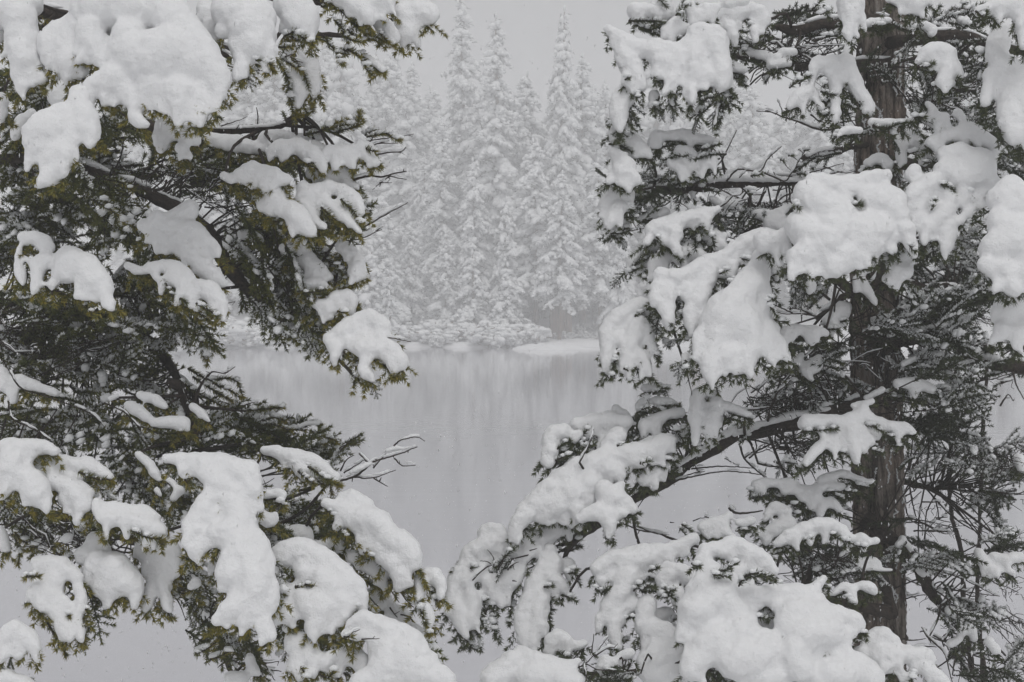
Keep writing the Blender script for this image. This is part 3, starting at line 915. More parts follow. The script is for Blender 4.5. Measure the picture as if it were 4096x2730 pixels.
B R K 5.2: 1700,1420,22 1450,1440,20 1200,1500,16 900,1520,12 600,1480,10
B R I 5.9: 1600,170,30 1300,120,26 1050,150,24 800,240,20 560,350,16 380,480,10
B R G 6.1: 1850,150,45 1568,150,44 1400,150,36 1250,180,30 1150,160,18
B R G 6.2: 1850,400,46 1568,410,42 1300,405,36 1050,370,28 900,340,20
+T R G 6.1 9: 1180,400 1120,310 1050,260 990,240; 1140,330 1180,310 1240,320; 1230,330 1150,250 1110,180; 1300,370 1230,300 1250,230; 1330,290 1450,230 1475,205; 1370,250 1460,235; 1120,270 1165,265; 1050,210 1120,215 1160,240; 1270,410 1260,440; 1110,440 1120,465; 1400,390 1290,320; 1500,270 1380,290 1300,340
P R G 5.95 n1: 950,320,26 1050,335,30 1170,360,24; 1190,320,30 1260,320,28; 1120,400,26 1230,390,24; 890,410,34 960,430,30
+N R G 6.0: 880,470 940,490 970,530; 900,440 950,480; 900,480 930,510; 860,400 900,430; 1100,440 1190,455
+W R G 6.2 24 15: 900,230 1300,250 1568,280 1568,420 1200,400 900,350
F R G 6.4 10 180 .24: 930,180 1200,230 1300,330 1100,400 920,330
F R G 6.3 10 170 .24: 1150,60 1400,90 1568,140 1500,250 1200,200
P R G 5.9: 540,90,26 460,90,36 360,70,42 280,70,50
+N R G 5.9: 250,130 330,130 420,130 480,140; 290,150 350,190 440,200; 300,140 400,210; 360,170 450,230; 320,180 440,170; 400,190 450,150
P R G 5.85: 560,130,34 500,170,36 510,215,36; 600,170,30 560,200,34 500,230,26
+N R G 5.85: 480,240 560,240; 540,100 580,40 600,-30; 560,60 620,30; 590,130 570,60
P R G 5.9: 720,60,46 780,60,36; 640,140,28 630,40,36 600,10,30; 860,20,54 940,10,50; 420,10,36 480,0,40
+N R G 5.9: 440,-10 480,40; 620,60 660,30
P R G 5.7: 700,230,84 760,260,92 800,350,72 820,450,62 820,540,36; 640,290,72 660,420,72 640,530,40 640,620,30; 600,270,40 570,350,54 540,420,54 520,510,40; 730,450,52; 540,300,40 420,300,64 440,380,54 420,460,34; 360,300,56 270,290,64 200,250,46 130,180,32; 250,380,64 300,470,52 330,520,34; 240,480,36; 210,330,50
+P R G 5.7: 260,540,40 220,580,60 200,650,60 190,730,44 200,800,20; 500,580,22 520,640,20; 410,580,38 400,640,30; 850,560,32 850,620,17; 700,660,27 670,690,20; 800,640,16 790,690,16 780,760,12
+N R G 5.7: 330,560 270,640 230,740 215,820; 440,590 430,630 400,670; 550,580 530,640; 690,640 740,600 780,600; 680,690 720,680 770,620; 820,600 805,700 790,825; 850,600 870,680; 850,580 890,605; 650,710 690,690; 230,490 250,480; 700,560 750,540; 460,480 460,540; 300,570 310,600; 790,640 830,660 810,750
P R G 5.9: 1090,140,34 1060,90,46 1000,60,52 900,80,54 820,90,52 720,120,36; 860,160,44 890,220,38; 1020,180,32 1030,250,18
+N R G 5.9: 920,140 960,200 1000,190; 880,270 910,300 890,350; 1060,190 1080,180; 960,130 1010,160; 900,260 960,270 960,330; 1060,200 1120,230
P R G 5.8: 330,900,44 250,860,42 170,860,34 160,800,34; 360,930,30
+N R G 5.8: 130,885 190,890 270,930; 200,880 240,920 330,980
P R G 5.85: 780,870,26 700,860,34 600,830,36 500,830,32 420,840,40; 400,870,30; 440,850,36
+N R G 5.85: 390,900 480,900 560,880; 650,870 680,940 720,970; 700,920 760,900 810,885; 410,890 420,920; 560,900 640,870; 660,880 700,960; 680,900 740,950 760,970
P R G 5.8: 560,930,40 620,960,54 660,1010,30; 520,1000,36 590,1040,40; 700,1000,36 770,990,34
P R G 5.7: 160,940,32 250,1010,52 200,1050,52 270,1070,40 300,1110,32; 200,1000,50; 150,1090,30
+N R G 5.7: 140,1120 190,1110; 180,1080 200,1120; 230,1110 240,1160; 150,1130 175,1125; 280,1100 330,1140
F R G 6.0 14 190 .24: 350,950 680,900 760,1050 700,1150 450,1170 360,1080
F R G 6.0 9 200 .22: 260,1170 430,1180 430,1290 300,1320
P R G 5.75: 250,1190,42 180,1200,54 130,1200,42 100,1260,38; 190,1270,52; 90,1310,22
+N R G 5.75: 90,1330 130,1320; 200,1320 250,1300; 240,1250 270,1290
P R G 5.85: 310,1340,22 420,1310,30 480,1300,32; 230,1345,36 180,1350,42; 160,1390,30
+N R G 5.85: 160,1440 190,1480; 140,1430 230,1430; 180,1430 240,1400; 320,1350 400,1330; 170,1450 200,1470
+T R G 5.85 9: 170,1430 300,1410 345,1400
+T R G 5.8 7: 240,1320 270,1350 300,1400; 440,1200 490,1230 580,1250 630,1297; 570,1205 560,1240; 130,955 220,940; 520,1220 510,1280
P R G 5.7: 800,1290,28 720,1310,40 620,1340,54 520,1370,54 400,1410,50; 540,1420,54 520,1480,36; 370,1470,30; 460,1460,34
+N R G 5.7: 350,1490 400,1490 470,1470; 560,1470 620,1430; 480,1500 530,1520; 640,1420 690,1390; 420,1450 450,1480
P R G 5.75: 830,1450,36 740,1440,38 690,1440,26; 810,1490,36 800,1520,26
B R G 6.1: 1900,1080,34 1400,1110,30 1100,1120,32 800,1130,28 600,1170,22 400,1170,14
+P R G 6.05 n0: 720,1105,24 850,1092,26 1000,1094,26 1200,1100,22 1330,1100,18; 860,1055,22 910,1040,20; 990,1040,24 1050,1010,24 1080,985,12
+T R G 6.0 10: 620,1120 700,1050 800,1010 850,930 880,870 913,797
+T R G 6.0 11: 850,1110 920,1040 990,1045 1060,1050 1100,980 1140,940 1187,898
+T R G 6.0 10: 1060,1050 1130,1080 1210,1110 1250,1060 1310,960 1335,925
+T R G 6.0 6: 1190,980 1220,1020 1245,1045; 1240,950 1290,985; 1290,915 1320,940; 1035,680 1130,690; 1140,1055 1150,1080; 930,1090 970,1050
+N R G 5.98: 640,1200 660,1240; 980,1160 1000,1180; 700,1150 800,1180; 1000,1080 1070,1070; 1180,980 1200,985; 1230,955 1250,955; 1325,925 1345,920; 1010,1190 1020,1160
T R G 6.1 14: 1640,800 1530,792 1420,795 1300,750 1200,718 1130,690 1085,680
+T R G 6.1 7: 1195,715 1185,660 1160,615; 1365,700 1420,745 1470,750; 1150,700 1165,690
+P R G 6.1 n0: 1300,735,14 1380,770,16 1440,775,13
B R G 6.15: 1620,900,22 1530,920,26 1450,930,28 1350,960,28 1290,1010,22 1230,1090,12
+P R G 6.13 n0: 1500,905,16 1430,915,20 1350,945,20
+N R G 6.1: 1560,940 1450,955 1370,980 1300,1040; 1300,1000 1280,1060 1330,1070; 1420,970 1380,1030; 1500,960 1400,990
+T R G 6.1 8: 1440,1020 1568,1060 1640,1050; 1360,1060 1470,1030 1568,1000; 1135,1168 1195,1160 1260,1130; 1480,1070 1568,1050
T R G 6.0 12: 1260,1130 1250,1180 1180,1220 1135,1295
+T R G 6.0 10: 1240,1190 1225,1250; 1090,1160 1080,1190 1010,1195; 1080,1240 1095,1290; 870,1400 900,1430; 960,1350 950,1420
F R G 6.05 16 175 .22: 720,1230 1000,1230 1250,1290 1240,1420 900,1430 720,1400
W R G 6.1 16 10: 720,1200 1250,1260 1240,1400 800,1400
P R G 6.0 n1: 860,1260,26 940,1240,22; 1010,1310,24 1080,1320,30 1180,1300,28 1230,1260,22; 940,1300,24; 800,1240,24 760,1220,20; 1180,1340,34 1110,1380,30 1230,1390,30
P R H 5.6: 470,400,64 400,390,54 320,400,62; 470,380,50 500,470,54 550,550,46 600,620,36 630,650,19; 420,470,46 415,600,33 415,700,28 415,740,18; 270,550,36 240,570,44 180,610,46 130,650,22; 290,560,22 320,650,27
+N R H 5.6: 120,665 190,645 250,610; 300,640 330,690 345,715; 400,750 430,785; 560,620 640,690; 480,540 520,530; 320,470 360,480; 340,500 350,570; 130,540 180,500 250,470; 500,560 530,640; 560,640 600,690 640,700; 320,560 380,580 440,590; 430,620 480,640 530,670; 340,620 400,670
+T R H 5.8 9: 260,700 310,740 330,745; 430,640 480,700 540,720; 440,750 540,740; 460,700 540,690; 350,740 420,745; 360,620 480,680; 460,790 540,775; 470,640 500,720 530,770
P R H 5.5: 500,20,84 510,120,54 480,190,32; 540,60,60
+N R H 5.5: 270,60 330,0; 320,90 380,60; 340,30 370,110; 500,190 520,215
P R H 5.75: 600,150,27 680,130,27 740,125,22; 520,220,26 490,290,22 480,330,18
+N R H 5.75: 540,190 600,180 680,170 760,160; 520,240 500,310; 640,160 700,160; 760,150 830,180 900,200; 820,130 900,160 940,220
P R H 5.5: 740,-10,34 800,0,46 920,20,46 900,60,36; 960,-10,40
P R H 5.7: 940,150,22 1010,180,27 1000,210,22; 890,150,18
P R H 5.4: 960,340,42 1020,310,56 1090,340,64 1100,430,50 1060,500,40; 1120,510,22; 930,370,26
+N R H 5.4: 920,410 980,410 1010,390; 1020,530 1060,520
P R H 5.3: 1430,150,46 1420,250,64 1390,350,58 1450,400,74 1440,470,34; 1350,460,42 1345,560,36 1330,640,22; 1520,420,70 1510,500,84 1500,650,94 1480,750,74 1500,850,46; 1600,450,90 1620,700,90 1580,850,50
P R H 5.2: 1570,150,56 1570,280,36; 1480,30,64 1380,50,46 1290,70,26 1300,90,12; 1560,40,60; 1530,90,34
+N R H 5.2: 1270,70 1330,110 1340,70; 1390,90 1410,110; 1310,90 1320,150
+T R H 5.5 7: 1240,-10 1245,50 1250,90; 1110,65 1160,55 1250,60
P R H 5.6: 730,1000,36 690,970,36 610,1000,26
+N R H 5.6: 590,1040 660,1030; 570,1060 640,1050
P R H 5.3: 720,1080,46 650,1080,46 550,1110,44 400,1130,54 280,1110,46 220,1200,72; 300,1250,120 430,1370,130 350,1480,140 200,1400,90; 640,1240,84 750,1200,64 780,1300,74 830,1400,62 870,1480,40; 650,1400,110 550,1470,124 650,1500,80 720,1450,54 760,1530,36; 460,1180,40 560,1160,30; 250,1530,84 170,1580,56 190,1650,32; 340,1580,74 420,1630,54; 560,1560,54 650,1520,46 640,1540,36; 480,1560,90; 600,1190,40
+P R H 5.4: 100,1450,56 50,1480,54 -20,1480,70; 690,1540,40 760,1600,40 770,1650,26; 840,1560,46 770,1650,50 830,1660,50 720,1710,30
+N R H 5.3: 490,1250 560,1245; 480,1255 570,1260; 160,1240 190,1280; 500,1600 620,1590; 190,1650 250,1600; 640,1600 720,1600; 860,1500 900,1540
P R H 5.44: 510,1190,64 540,1240,54
B R H 5.9: 800,1500,34 620,1780,30 500,1770,32 420,1710,28 320,1660,22
P R H 5.6: 930,830,26 880,800,32 800,870,36; 970,980,32 940,920,36 890,880,32 830,900,36 810,960,36; 810,1000,22
+N R H 5.6: 780,1010 800,1030; 960,1010 980,1000; 850,920 880,900; 870,940 910,930; 1000,930 1010,970
P R H 5.5: 1420,910,26 1340,860,44 1250,830,42 1100,840,42 1000,870,36; 1450,922,16; 1200,790,46 1280,790,30; 990,720,30 1010,680,26 980,640,22; 1080,720,34 1040,780,30; 1160,700,32 1190,730,26; 640,750,30 760,750,26 880,740,24; 770,790,20; 560,800,24 470,800,24 430,830,16
+N R H 5.5: 1260,910 1330,930 1460,925; 960,890 1000,930; 1150,740 1210,740; 640,770 720,790 800,760 900,750; 430,820 400,860; 440,830 520,840; 760,800 770,830; 540,840 560,870; 900,720 960,720; 1300,930 1400,950
P R H 5.35: 1100,950,64 1200,970,84 1300,1030,100 1200,1080,92 1080,1050,74; 1000,1130,70 900,1200,62 870,1260,42; 1200,1180,44 1200,1260,25; 1310,1190,36 1320,1250,20; 1380,1120,46; 900,1050,40 870,1070,36 880,1110,20; 1040,1150,56 1110,1240,44 1060,1330,60 1000,1370,52 960,1430,40 960,1490,26; 1100,1430,50 1090,1530,34; 1110,1370,50; 1170,1360,26 1240,1290,26 1245,1330,16; 980,1180,50 920,1260,54 920,1340,40
+N R H 5.35: 1060,1130 1130,1160 1150,1210; 1240,1180 1270,1260; 970,1260 1020,1250; 990,1490 1050,1480; 1000,1290 1020,1230; 1160,1230 1200,1280; 1340,1230 1370,1190; 1240,1370 1290,1360; 1080,1140 1140,1200
P R H 5.1: 1480,1150,74 1450,1230,92 1540,1250,94 1420,1350,74 1500,1450,120 1400,1500,90; 1400,1530,100 1500,1490,110 1600,1400,110; 1340,1630,54 1450,1650,74 1500,1760,54; 1420,1750,36; 1600,1600,100
P R J 5.2: 1430,450,38 1450,540,64 1540,500,64; 1430,640,50 1420,690,30; 1520,660,46 1520,750,26; 1590,600,60
+N R J 5.2: 1400,720 1430,700; 1540,780 1568,760; 1460,700 1480,740
P R J 5.5: 1020,100,46 1000,120,44 970,160,27; 1180,0,26
+N R J 5.5: 930,210 1000,220; 1000,150 1070,180; 1040,150 1080,180
P R J 5.85 n1: 610,260,34 570,290,32; 580,340,26 620,420,30 660,480,18; 540,330,20 540,400,20
P R J 5.9: 480,550,26 460,510,40 420,550,40 370,590,36
+N R J 5.9: 340,620 400,600; 360,640 430,640; 420,600 470,590
P R J 5.75: 350,660,26 270,650,36 180,640,36 90,660,40; 60,690,36 100,780,34 130,840,20
+N R J 5.75: 100,700 180,700 260,690 370,690; 110,730 200,740; 200,700 300,740 380,740
P R J 5.9: 320,830,36 280,860,42 230,890,32 270,950,17; 170,840,27 200,800,22; 460,910,22; 60,860,30 20,900,30
+N R J 5.9: 150,920 240,940; 160,960 250,980; 90,880 150,900; 180,900 220,970; 370,820 460,850; 350,860 420,880; 0,970 60,900 130,880
B R J 6.2: 560,430,26 530,440,24 440,450,22 370,520,19 290,570,14
+T R J 6.2 9: 400,490 430,410 445,400; 300,560 200,545 100,545 40,530; 280,560 200,520 120,510; 205,550 205,600; 150,540 60,500 10,480; 290,570 300,585; 240,545 240,490; 330,540 390,550
B R J 6.2: 640,720,36 900,720,36 1100,710,40 1250,780,42 1400,850,42 1640,900,40
+T R J 6.1 10: 1080,740 1140,810 1200,850; 1200,780 1260,830 1330,840; 1400,830 1480,770 1568,730; 1500,900 1520,980 1568,1070; 1210,750 1330,700 1480,730; 1430,970 1500,950; 1270,970 1360,940; 1420,1110 1470,1040 1500,1080
+T R J 6.0 9: 1040,990 1150,1020 1230,1030 1293,1000
+T R J 6.1 8: 940,440 960,540 900,560; 980,410 1060,460 940,480; 1000,430 1060,470; 1130,540 1230,600 1300,610; 1150,500 1200,490; 860,540 800,510
+P R J 6.15 n0: 960,375,18 1050,365,20 1150,370,18; 1050,680,20 1150,680,22; 1230,740,26 1330,800,26 1420,820,22; 1180,850,26 1250,840,22
B R J 6.25: 700,380,32 900,390,30 1200,380,26 1400,440,20
F R J 6.0 22 20 .26: 840,380 1100,400 1280,300 1380,480 1200,540 1050,520 900,600 820,480
F R J 6.0 22 10 .26: 660,580 860,580 1100,640 1180,680 1150,720 800,660
F R J 5.95 24 15 .25: 800,780 1000,780 1180,860 1240,1000 1240,1120 1100,1200 850,1150 780,1000
+P R J 5.9: 640,590,28 740,570,26 840,600,24; 740,680,20 830,630,20; 790,970,30 900,970,34 1010,1010,28; 700,1010,22 600,1060,17; 900,1020,28 890,1060,18; 950,800,22 1050,800,26; 830,850,18 900,820,18; 1160,950,26 1220,1000,22; 920,640,20 1020,630,22 1120,600,20
+N R J 5.9: 640,610 720,610 800,640; 820,1010 900,1080 980,1110; 960,1020 1060,1060; 860,1040 880,1120; 740,1030 780,1060; 1000,1040 1040,1090; 1180,1000 1240,1020 1230,980; 1100,1040 1240,1100
F R J 6.4 20 15 .26: 800,1150 1250,1160 1568,1180 1568,1350 1000,1320 850,1300
F R H 6.4 20 10 .28: 900,60 1150,50 1300,100 1350,380 1320,600 1000,600 900,300
F R H 6.5 16 10 .28: 850,600 1250,600 1450,700 1480,900 1250,830 950,700
F R H 6.5 14 20 .26: 1380,880 1568,900 1568,1100 1420,1080
F R H 6.3 9 190 .24: 50,30 300,20 450,100 420,300 100,330
W R H 6.3 18 5: 900,350 1300,380 1350,700 950,680
F R J 6.5 18 10 .26: 1130,0 1300,60 1360,350 1250,480 1150,300
F R J 6.5 8 10 .26: 700,150 900,100 1120,250 900,360
F R J 6.3 8 250 .2: 120,250 260,330 330,420 200,430
P R J 5.55: 580,1120,34 560,1170,44 450,1210,44 340,1200,40 250,1210,52; 580,1170,44 620,1190,42 740,1230,36 840,1250,36 890,1275,20; 500,1260,54 530,1370,36 545,1450,22; 560,1250,44 590,1290,40 630,1330,28; 770,1250,26 790,1280,26 800,1330,17; 440,1260,30 420,1280,34 340,1340,34 270,1410,30 230,1460,21; 410,1330,24 410,1430,18; 520,1105,18 640,1080,18
+N R J 5.55: 200,1270 300,1260 420,1250; 240,1270 340,1270; 700,1280 760,1300; 820,1280 900,1290; 540,1460 560,1480; 440,1320 470,1370; 600,1340 660,1360 680,1400; 280,1420 330,1360 400,1310; 220,1480 270,1440; 640,1230 700,1270; 790,1330 810,1360; 570,1230 660,1230; 450,1370 490,1420; 640,1380 700,1400
P R I 5.8: 440,110,26 340,160,46 270,230,34; 250,280,16
+N R I 5.8: 240,300 300,240 380,200; 250,290 330,260; 290,240 370,170
P R I 5.75: 540,150,36 450,210,46 390,240,32; 700,200,36 650,180,44 580,190,54; 830,70,30 760,100,36; 830,130,26; 600,120,36 680,140,30
+N R I 5.75: 340,310 370,320 450,250; 360,280 370,330; 440,240 520,220; 600,190 640,190; 700,90 740,120; 760,150 850,150; 540,120 560,150; 330,290 350,330
P R I 5.55: 1150,120,80 1050,100,80 950,130,62 850,190,46 750,230,50 650,290,54 550,320,54 450,310,54; 430,380,40 420,450,34; 490,400,54 490,500,40 490,590,34 500,640,17; 610,390,42 600,440,26; 890,250,36 880,310,21; 760,270,46 720,370,50 680,440,54 640,520,44 630,590,40 640,620,20; 1130,200,54 1140,270,34; 690,520,36 740,550,36
+N R I 5.55: 550,430 570,520; 540,460 580,560; 640,360 600,440; 700,490 760,480; 480,620 520,655; 810,300 850,280; 870,350 930,370; 920,200 1000,200; 930,220 960,250; 430,500 440,560; 1110,320 1160,300; 820,260 830,330; 690,500 770,500; 940,210 1010,220; 880,340 960,330
P R I 5.4: 1080,200,62 1050,280,64 1000,370,90 920,470,100 850,560,120 800,650,100 760,760,64 750,850,62 755,930,34 760,965,17; 950,600,116 1000,700,72 970,820,62 960,880,26; 860,780,80 870,860,36; 1080,400,46 1090,550,46 1110,680,54 1120,800,40 1125,840,20; 1160,690,36 1210,790,32 1230,840,17; 690,680,44 670,780,27 650,820,16; 780,600,90
+P R I 5.5: 600,810,36 600,870,26; 620,680,26 575,690,11
+N R I 5.4: 790,940 850,920 880,900; 1000,870 1060,840; 1080,860 1110,880; 1140,850 1200,850; 1050,740 1060,760; 590,890 630,890; 1200,860 1240,900; 640,830 690,810; 600,830 610,900; 820,910 840,950; 900,870 920,890; 1040,600 1050,680; 1100,470 1140,440; 1120,500 1160,560; 1140,580 1220,600
P R I 5.65: 400,480,34 380,490,36 290,510,54 200,570,62 140,640,52 120,740,44 130,840,38 140,910,20; 180,680,46
+P R I 5.6: 320,600,50 280,690,64 250,790,54 250,870,38; 380,640,36 390,730,32 430,800,16; 330,800,44 360,870,36 380,920,20
+N R I 5.6: 170,820 145,940; 150,850 160,900; 280,840 270,910; 360,740 350,790; 370,900 385,940; 410,790 440,810; 290,560 330,540; 360,520 420,510; 120,920 150,940; 220,880 270,900; 190,780 160,870
P R I 5.7: 1290,180,40 1270,200,44 1290,260,34; 1370,370,36 1360,420,17
+N R I 5.7: 1200,250 1270,340 1330,390; 1330,420 1380,430 1420,410; 1320,200 1340,250; 1210,270 1260,300; 1220,330 1300,370; 1380,350 1410,420; 1400,380 1410,340
B R I 6.0: 1680,1120,46 1500,1150,45 1280,1200,44 1100,1260,43 900,1310,41 750,1390,39 600,1470,37 440,1590,34 300,1680,32 100,1800,29 -20,1880,27 -100,1960,18
+P R I 5.95 n0: 780,1340,24 680,1390,24 560,1465,22; 1000,1250,24 900,1280,24
+N R I 5.96: 1000,1290 940,1330; 860,1330 820,1380; 700,1400 660,1450; 600,1460 560,1520
+P R I 5.97 n0: 1480,1130,20 1250,1165,26 1140,1200,24 1020,1230,24; 900,1260,26 800,1300,26
+T R I 6.0 12: 930,1340 960,1430 1020,1490 1090,1550 1130,1590
+T R I 6.0 10: 600,1500 800,1480 1020,1490; 530,1570 700,1530 850,1510 1060,1530 1110,1560; 480,1610 620,1530 720,1510; 990,1430 1060,1370; 960,1430 1010,1395
+T R I 6.1 10: 1000,1310 1200,1370 1330,1430 1400,1480
+T R I 6.1 7: 1180,1360 1140,1310; 1200,1370 1260,1310 1330,1300; 1270,1390 1320,1340; 1290,1390 1380,1350; 1230,1310 1340,1310 1390,1340; 1250,1390 1310,1400; 840,1430 930,1480; 1040,1460 1150,1480 1260,1530; 1140,1450 1230,1500
W R I 6.1 16 0: 1050,1290 1400,1310 1450,1400 1200,1380
T R I 5.6 8: 610,900 625,980 648,1062
+T R I 5.6 7: 780,1000 830,975 875,945; 652,952 680,940 720,937
T R I 5.9 8: 1000,1030 1060,990 1120,920; 1160,1030 1240,960; 1040,1020 1100,960
P R I 5.6: 740,1010,36 680,1040,36 660,1130,42 660,1230,32 660,1340,20; 780,1040,27 790,1120,46 760,1200,52 730,1270,30; 860,1110,32 930,1140,27 990,1160,21; 700,1100,34
+N R I 5.6: 730,1080 750,1060; 760,1280 830,1220; 660,1340 680,1380; 870,1140 930,1170 1000,1190; 790,1000 800,1040; 840,1170 880,1190 960,1210; 820,1230 900,1190
P R I 5.75: 480,1000,17 420,990,27 350,1000,26; 340,1090,36 310,1120,26; 540,1090,15 500,1080,26 420,1080,32; 230,1170,30 170,1130,27; 160,1160,22
+N R I 5.75: 400,1040 440,1010 495,1000; 330,1130 370,1120; 400,1110 430,1180 440,1220; 450,1110 500,1110 560,1105; 410,1120 480,1150; 170,1180 200,1200; 380,1040 360,1080; 300,1150 380,1150; 420,1150 460,1200; 240,1200 290,1240
F R I 5.85 12 200 .2: 250,1180 420,1150 600,1180 640,1300 500,1350 300,1280
P R I 5.7: 230,1210,46 150,1210,54 40,1210,50 -60,1230,50; 350,1230,40 480,1170,34 570,1150,32; 120,1330,46 70,1420,70; 200,1250,40
P R I 5.65: 530,1320,26 440,1330,34 340,1340,30; 500,1380,36 400,1380,44 290,1390,54 180,1440,60; 520,1420,34 430,1450,34 380,1500,36 330,1560,30; 590,1250,32 560,1300,24
+N R I 5.65: 320,1440 380,1430; 340,1450 400,1450; 540,1250 590,1330; 470,1480 500,1530; 560,1310 600,1360; 620,1270 680,1330; 400,1530 440,1560; 350,1420 420,1440; 480,1440 550,1450; 160,1500 220,1480
F R I 6.2 22 190 .24: 900,1050 1150,1000 1300,960 1568,880 1568,1130 1300,1140 950,1110
W R I 6.1 22 10: 920,1060 1200,1000 1568,950 1568,1100 1000,1120
F R I 6.1 14 180 .22: 1180,660 1350,650 1568,680 1568,860 1350,760 1200,730
W R I 6.2 18 20: 1150,740 1400,720 1568,780 1568,950 1300,920
P R K 5.6: 780,30,44 700,60,54 690,150,46 680,230,34; 860,50,36
+N R K 5.6: 720,150 770,110 810,90; 710,230 780,200 840,220; 880,60 910,30 920,10; 740,130 820,180 880,200; 720,210 800,180; 870,100 920,130 960,100; 800,90 830,140; 720,170 800,150 860,160; 900,90 890,160; 760,190 850,210
F R K 5.8 9 190 .2: 730,110 950,70 1000,140 860,210 740,230
T R K 5.5 9: 870,220 920,130 940,80 955,18
+P R K 5.5 n0: 880,190,16 905,150,15
P R K 5.55: 1400,110,52 1250,160,64 1100,170,54 980,210,64 860,280,72 760,330,72 640,430,62 540,530,62 480,620,42; 820,400,96 700,490,82 640,560,36; 860,500,52; 930,350,80 880,430,52; 1180,200,36 1250,225,34; 1030,250,52 1110,290,40 1120,330,24; 1340,100,40 1420,90,40; 1100,60,54 1040,110,40
+N R K 5.55: 1060,300 1110,320; 580,480 620,560 660,600; 640,570 680,600; 490,630 580,630; 720,520 770,540; 600,520 640,580; 1240,230 1300,210; 1100,120 1160,110; 1250,240 1320,230; 510,625 560,625
P R K 5.45: 1010,370,52 1050,440,74 1130,460,52 1190,510,34; 980,520,52 870,560,34; 1050,550,52 1050,640,30 1045,680,15; 1110,370,26 1140,350,12; 1130,520,30
+N R K 5.45: 1120,545 1180,545 1235,535; 1030,690 1060,640; 1060,610 1120,605; 1190,540 1215,530
+P R K 5.6: 1430,200,30 1390,230,42 1340,300,36 1260,345,22; 1330,350,20 1340,380,14
P R K 5.5: 400,690,54 370,640,44 280,650,36; 340,720,62 220,760,54 170,790,36; 200,830,46 130,900,46 100,980,44 80,1070,34 60,1140,24; 790,560,44 740,620,54 650,680,54 550,700,62; 600,760,44 520,800,44; 500,880,44 430,950,62 320,970,52 360,1050,34; 210,1040,62 220,1130,54 180,1200,52 240,1200,30; 120,1110,44 140,1220,38 180,1290,21; 260,880,44 170,950,44; 460,760,40; 830,500,28 800,560,34
+N R K 5.5: 480,950 420,1040 350,1100 290,1130; 340,1100 350,1200 380,1325; 300,1130 260,1220 180,1340 160,1365; 250,1230 265,1375; 470,1070 450,1140 440,1215; 260,1090 300,1060; 370,860 420,790 465,750; 410,1060 400,1110; 330,1130 340,1210 360,1300; 280,1160 300,1250; 170,1340 240,1370; 200,870 240,860; 290,1080 280,1140; 520,910 480,1000 440,1080; 380,1080 420,1070 460,1020; 220,1290 200,1370; 360,880 430,870 440,830; 450,1100 440,1200
+T R K 5.4 8: 215,942 290,870 330,850 300,828 260,826; 345,860 340,800 305,755; 370,880 400,830 410,800; 430,880 470,840 500,830; 565,762 610,748; 460,945 485,950
F R K 5.7 8 230 .18: 300,840 430,850 420,920 340,930
P R K 5.45: 690,750,44 640,850,40 590,950,44 560,1050,44 520,1150,44 510,1240,34 530,1320,30 540,1360,17; 710,820,54 690,930,54 740,960,44; 650,990,44 610,1100,54 620,1200,50 650,1260,34; 580,1220,34 590,1340,36 620,1400,17; 760,970,32 780,990,30 800,1030,15
+P R K 5.55: 800,820,26 810,845,36 820,890,20
+N R K 5.45: 690,1050 685,1150 690,1270 640,1400; 520,1340 560,1370; 630,1290 650,1330 630,1410; 790,890 850,880; 660,1040 720,1020; 730,980 780,980; 780,1040 830,1055; 640,1280 690,1290; 800,900 840,900; 650,985 700,980
B R K 5.75: 1060,560,26 1000,590,30 880,660,36 820,720,26 780,800,16
+N R K 5.7: 830,720 880,740; 850,700 880,690; 800,770 860,740
+T R K 5.6 8: 840,560 900,590 980,600; 795,590 840,588; 800,620 780,680
T R K 5.8 15: 1600,740 1440,690 1340,650 1250,640 1120,590
+T R K 5.8 7: 1225,612 1330,655 1420,665; 1425,587 1450,590
+P R K 5.8 n0: 1200,610,12 1300,635,14 1380,655,12
P R K 5.35: 1568,690,40 1500,720,38 1400,760,46 1300,800,72 1150,820,72 1050,830,54 980,880,44; 1000,940,34 1010,990,17; 1160,920,80 1130,1020,72 1050,1100,52 1020,1180,34; 1090,1190,44 1080,1290,30 1110,1350,26; 1200,1080,52 1240,1120,34; 1140,1110,60
+N R K 5.35: 965,995 1010,1020 1040,1000; 1190,990 1240,960; 1200,1010 1230,970; 1140,1190 1180,1170 1220,1190; 1290,890 1350,870; 1090,1370 1130,1360; 1140,1330 1160,1310; 1300,900 1340,880; 1000,1010 1050,990; 1010,1220 1020,1260; 1230,930 1250,1010 1330,1010
P R K 5.4: 1400,1150,54 1300,1220,62 1270,1310,30; 1280,960,27 1330,940,26
+N R K 5.4: 1240,1350 1310,1310; 1290,1310 1330,1280
+T R K 5.3 9: 1270,1130 1310,1080 1340,1035 1390,1030; 1145,1470 1170,1400 1240,1355
+N R K 5.3: 1380,1030 1430,1040; 1390,1050 1420,1020; 1450,1040 1470,1100
P R K 5.2: 800,1330,40 750,1290,46 700,1310,44; 900,1330,26 860,1340,30; 690,1370,36
+N R K 5.2: 730,1380 790,1410; 780,1370 830,1350; 760,1400 800,1420; 720,1360 760,1390
P R K 5.0: 870,1440,26 800,1460,40 700,1450,46 580,1430,54 500,1370,32; 450,1440,62 400,1500,74 330,1560,64; 550,1520,76 700,1530,76 850,1560,50; 620,1480,60
+T R K 4.95 8: 815,1530 860,1480 910,1450 960,1400 1000,1350 1045,1290; 945,1390 950,1330 957,1272; 910,1540 905,1460 980,1490 1080,1500 1190,1515; 940,1550 970,1500; 960,1410 1040,1360 1080,1355
P R K 5.1: 1020,1440,40 1080,1470,46 1000,1480,26; 1180,1390,30 1120,1400,24
+N R K 5.1: 1020,1490 1080,1500 1140,1500; 1030,1550 1100,1540 1180,1550; 1040,1360 1090,1370; 1060,1550 1140,1560
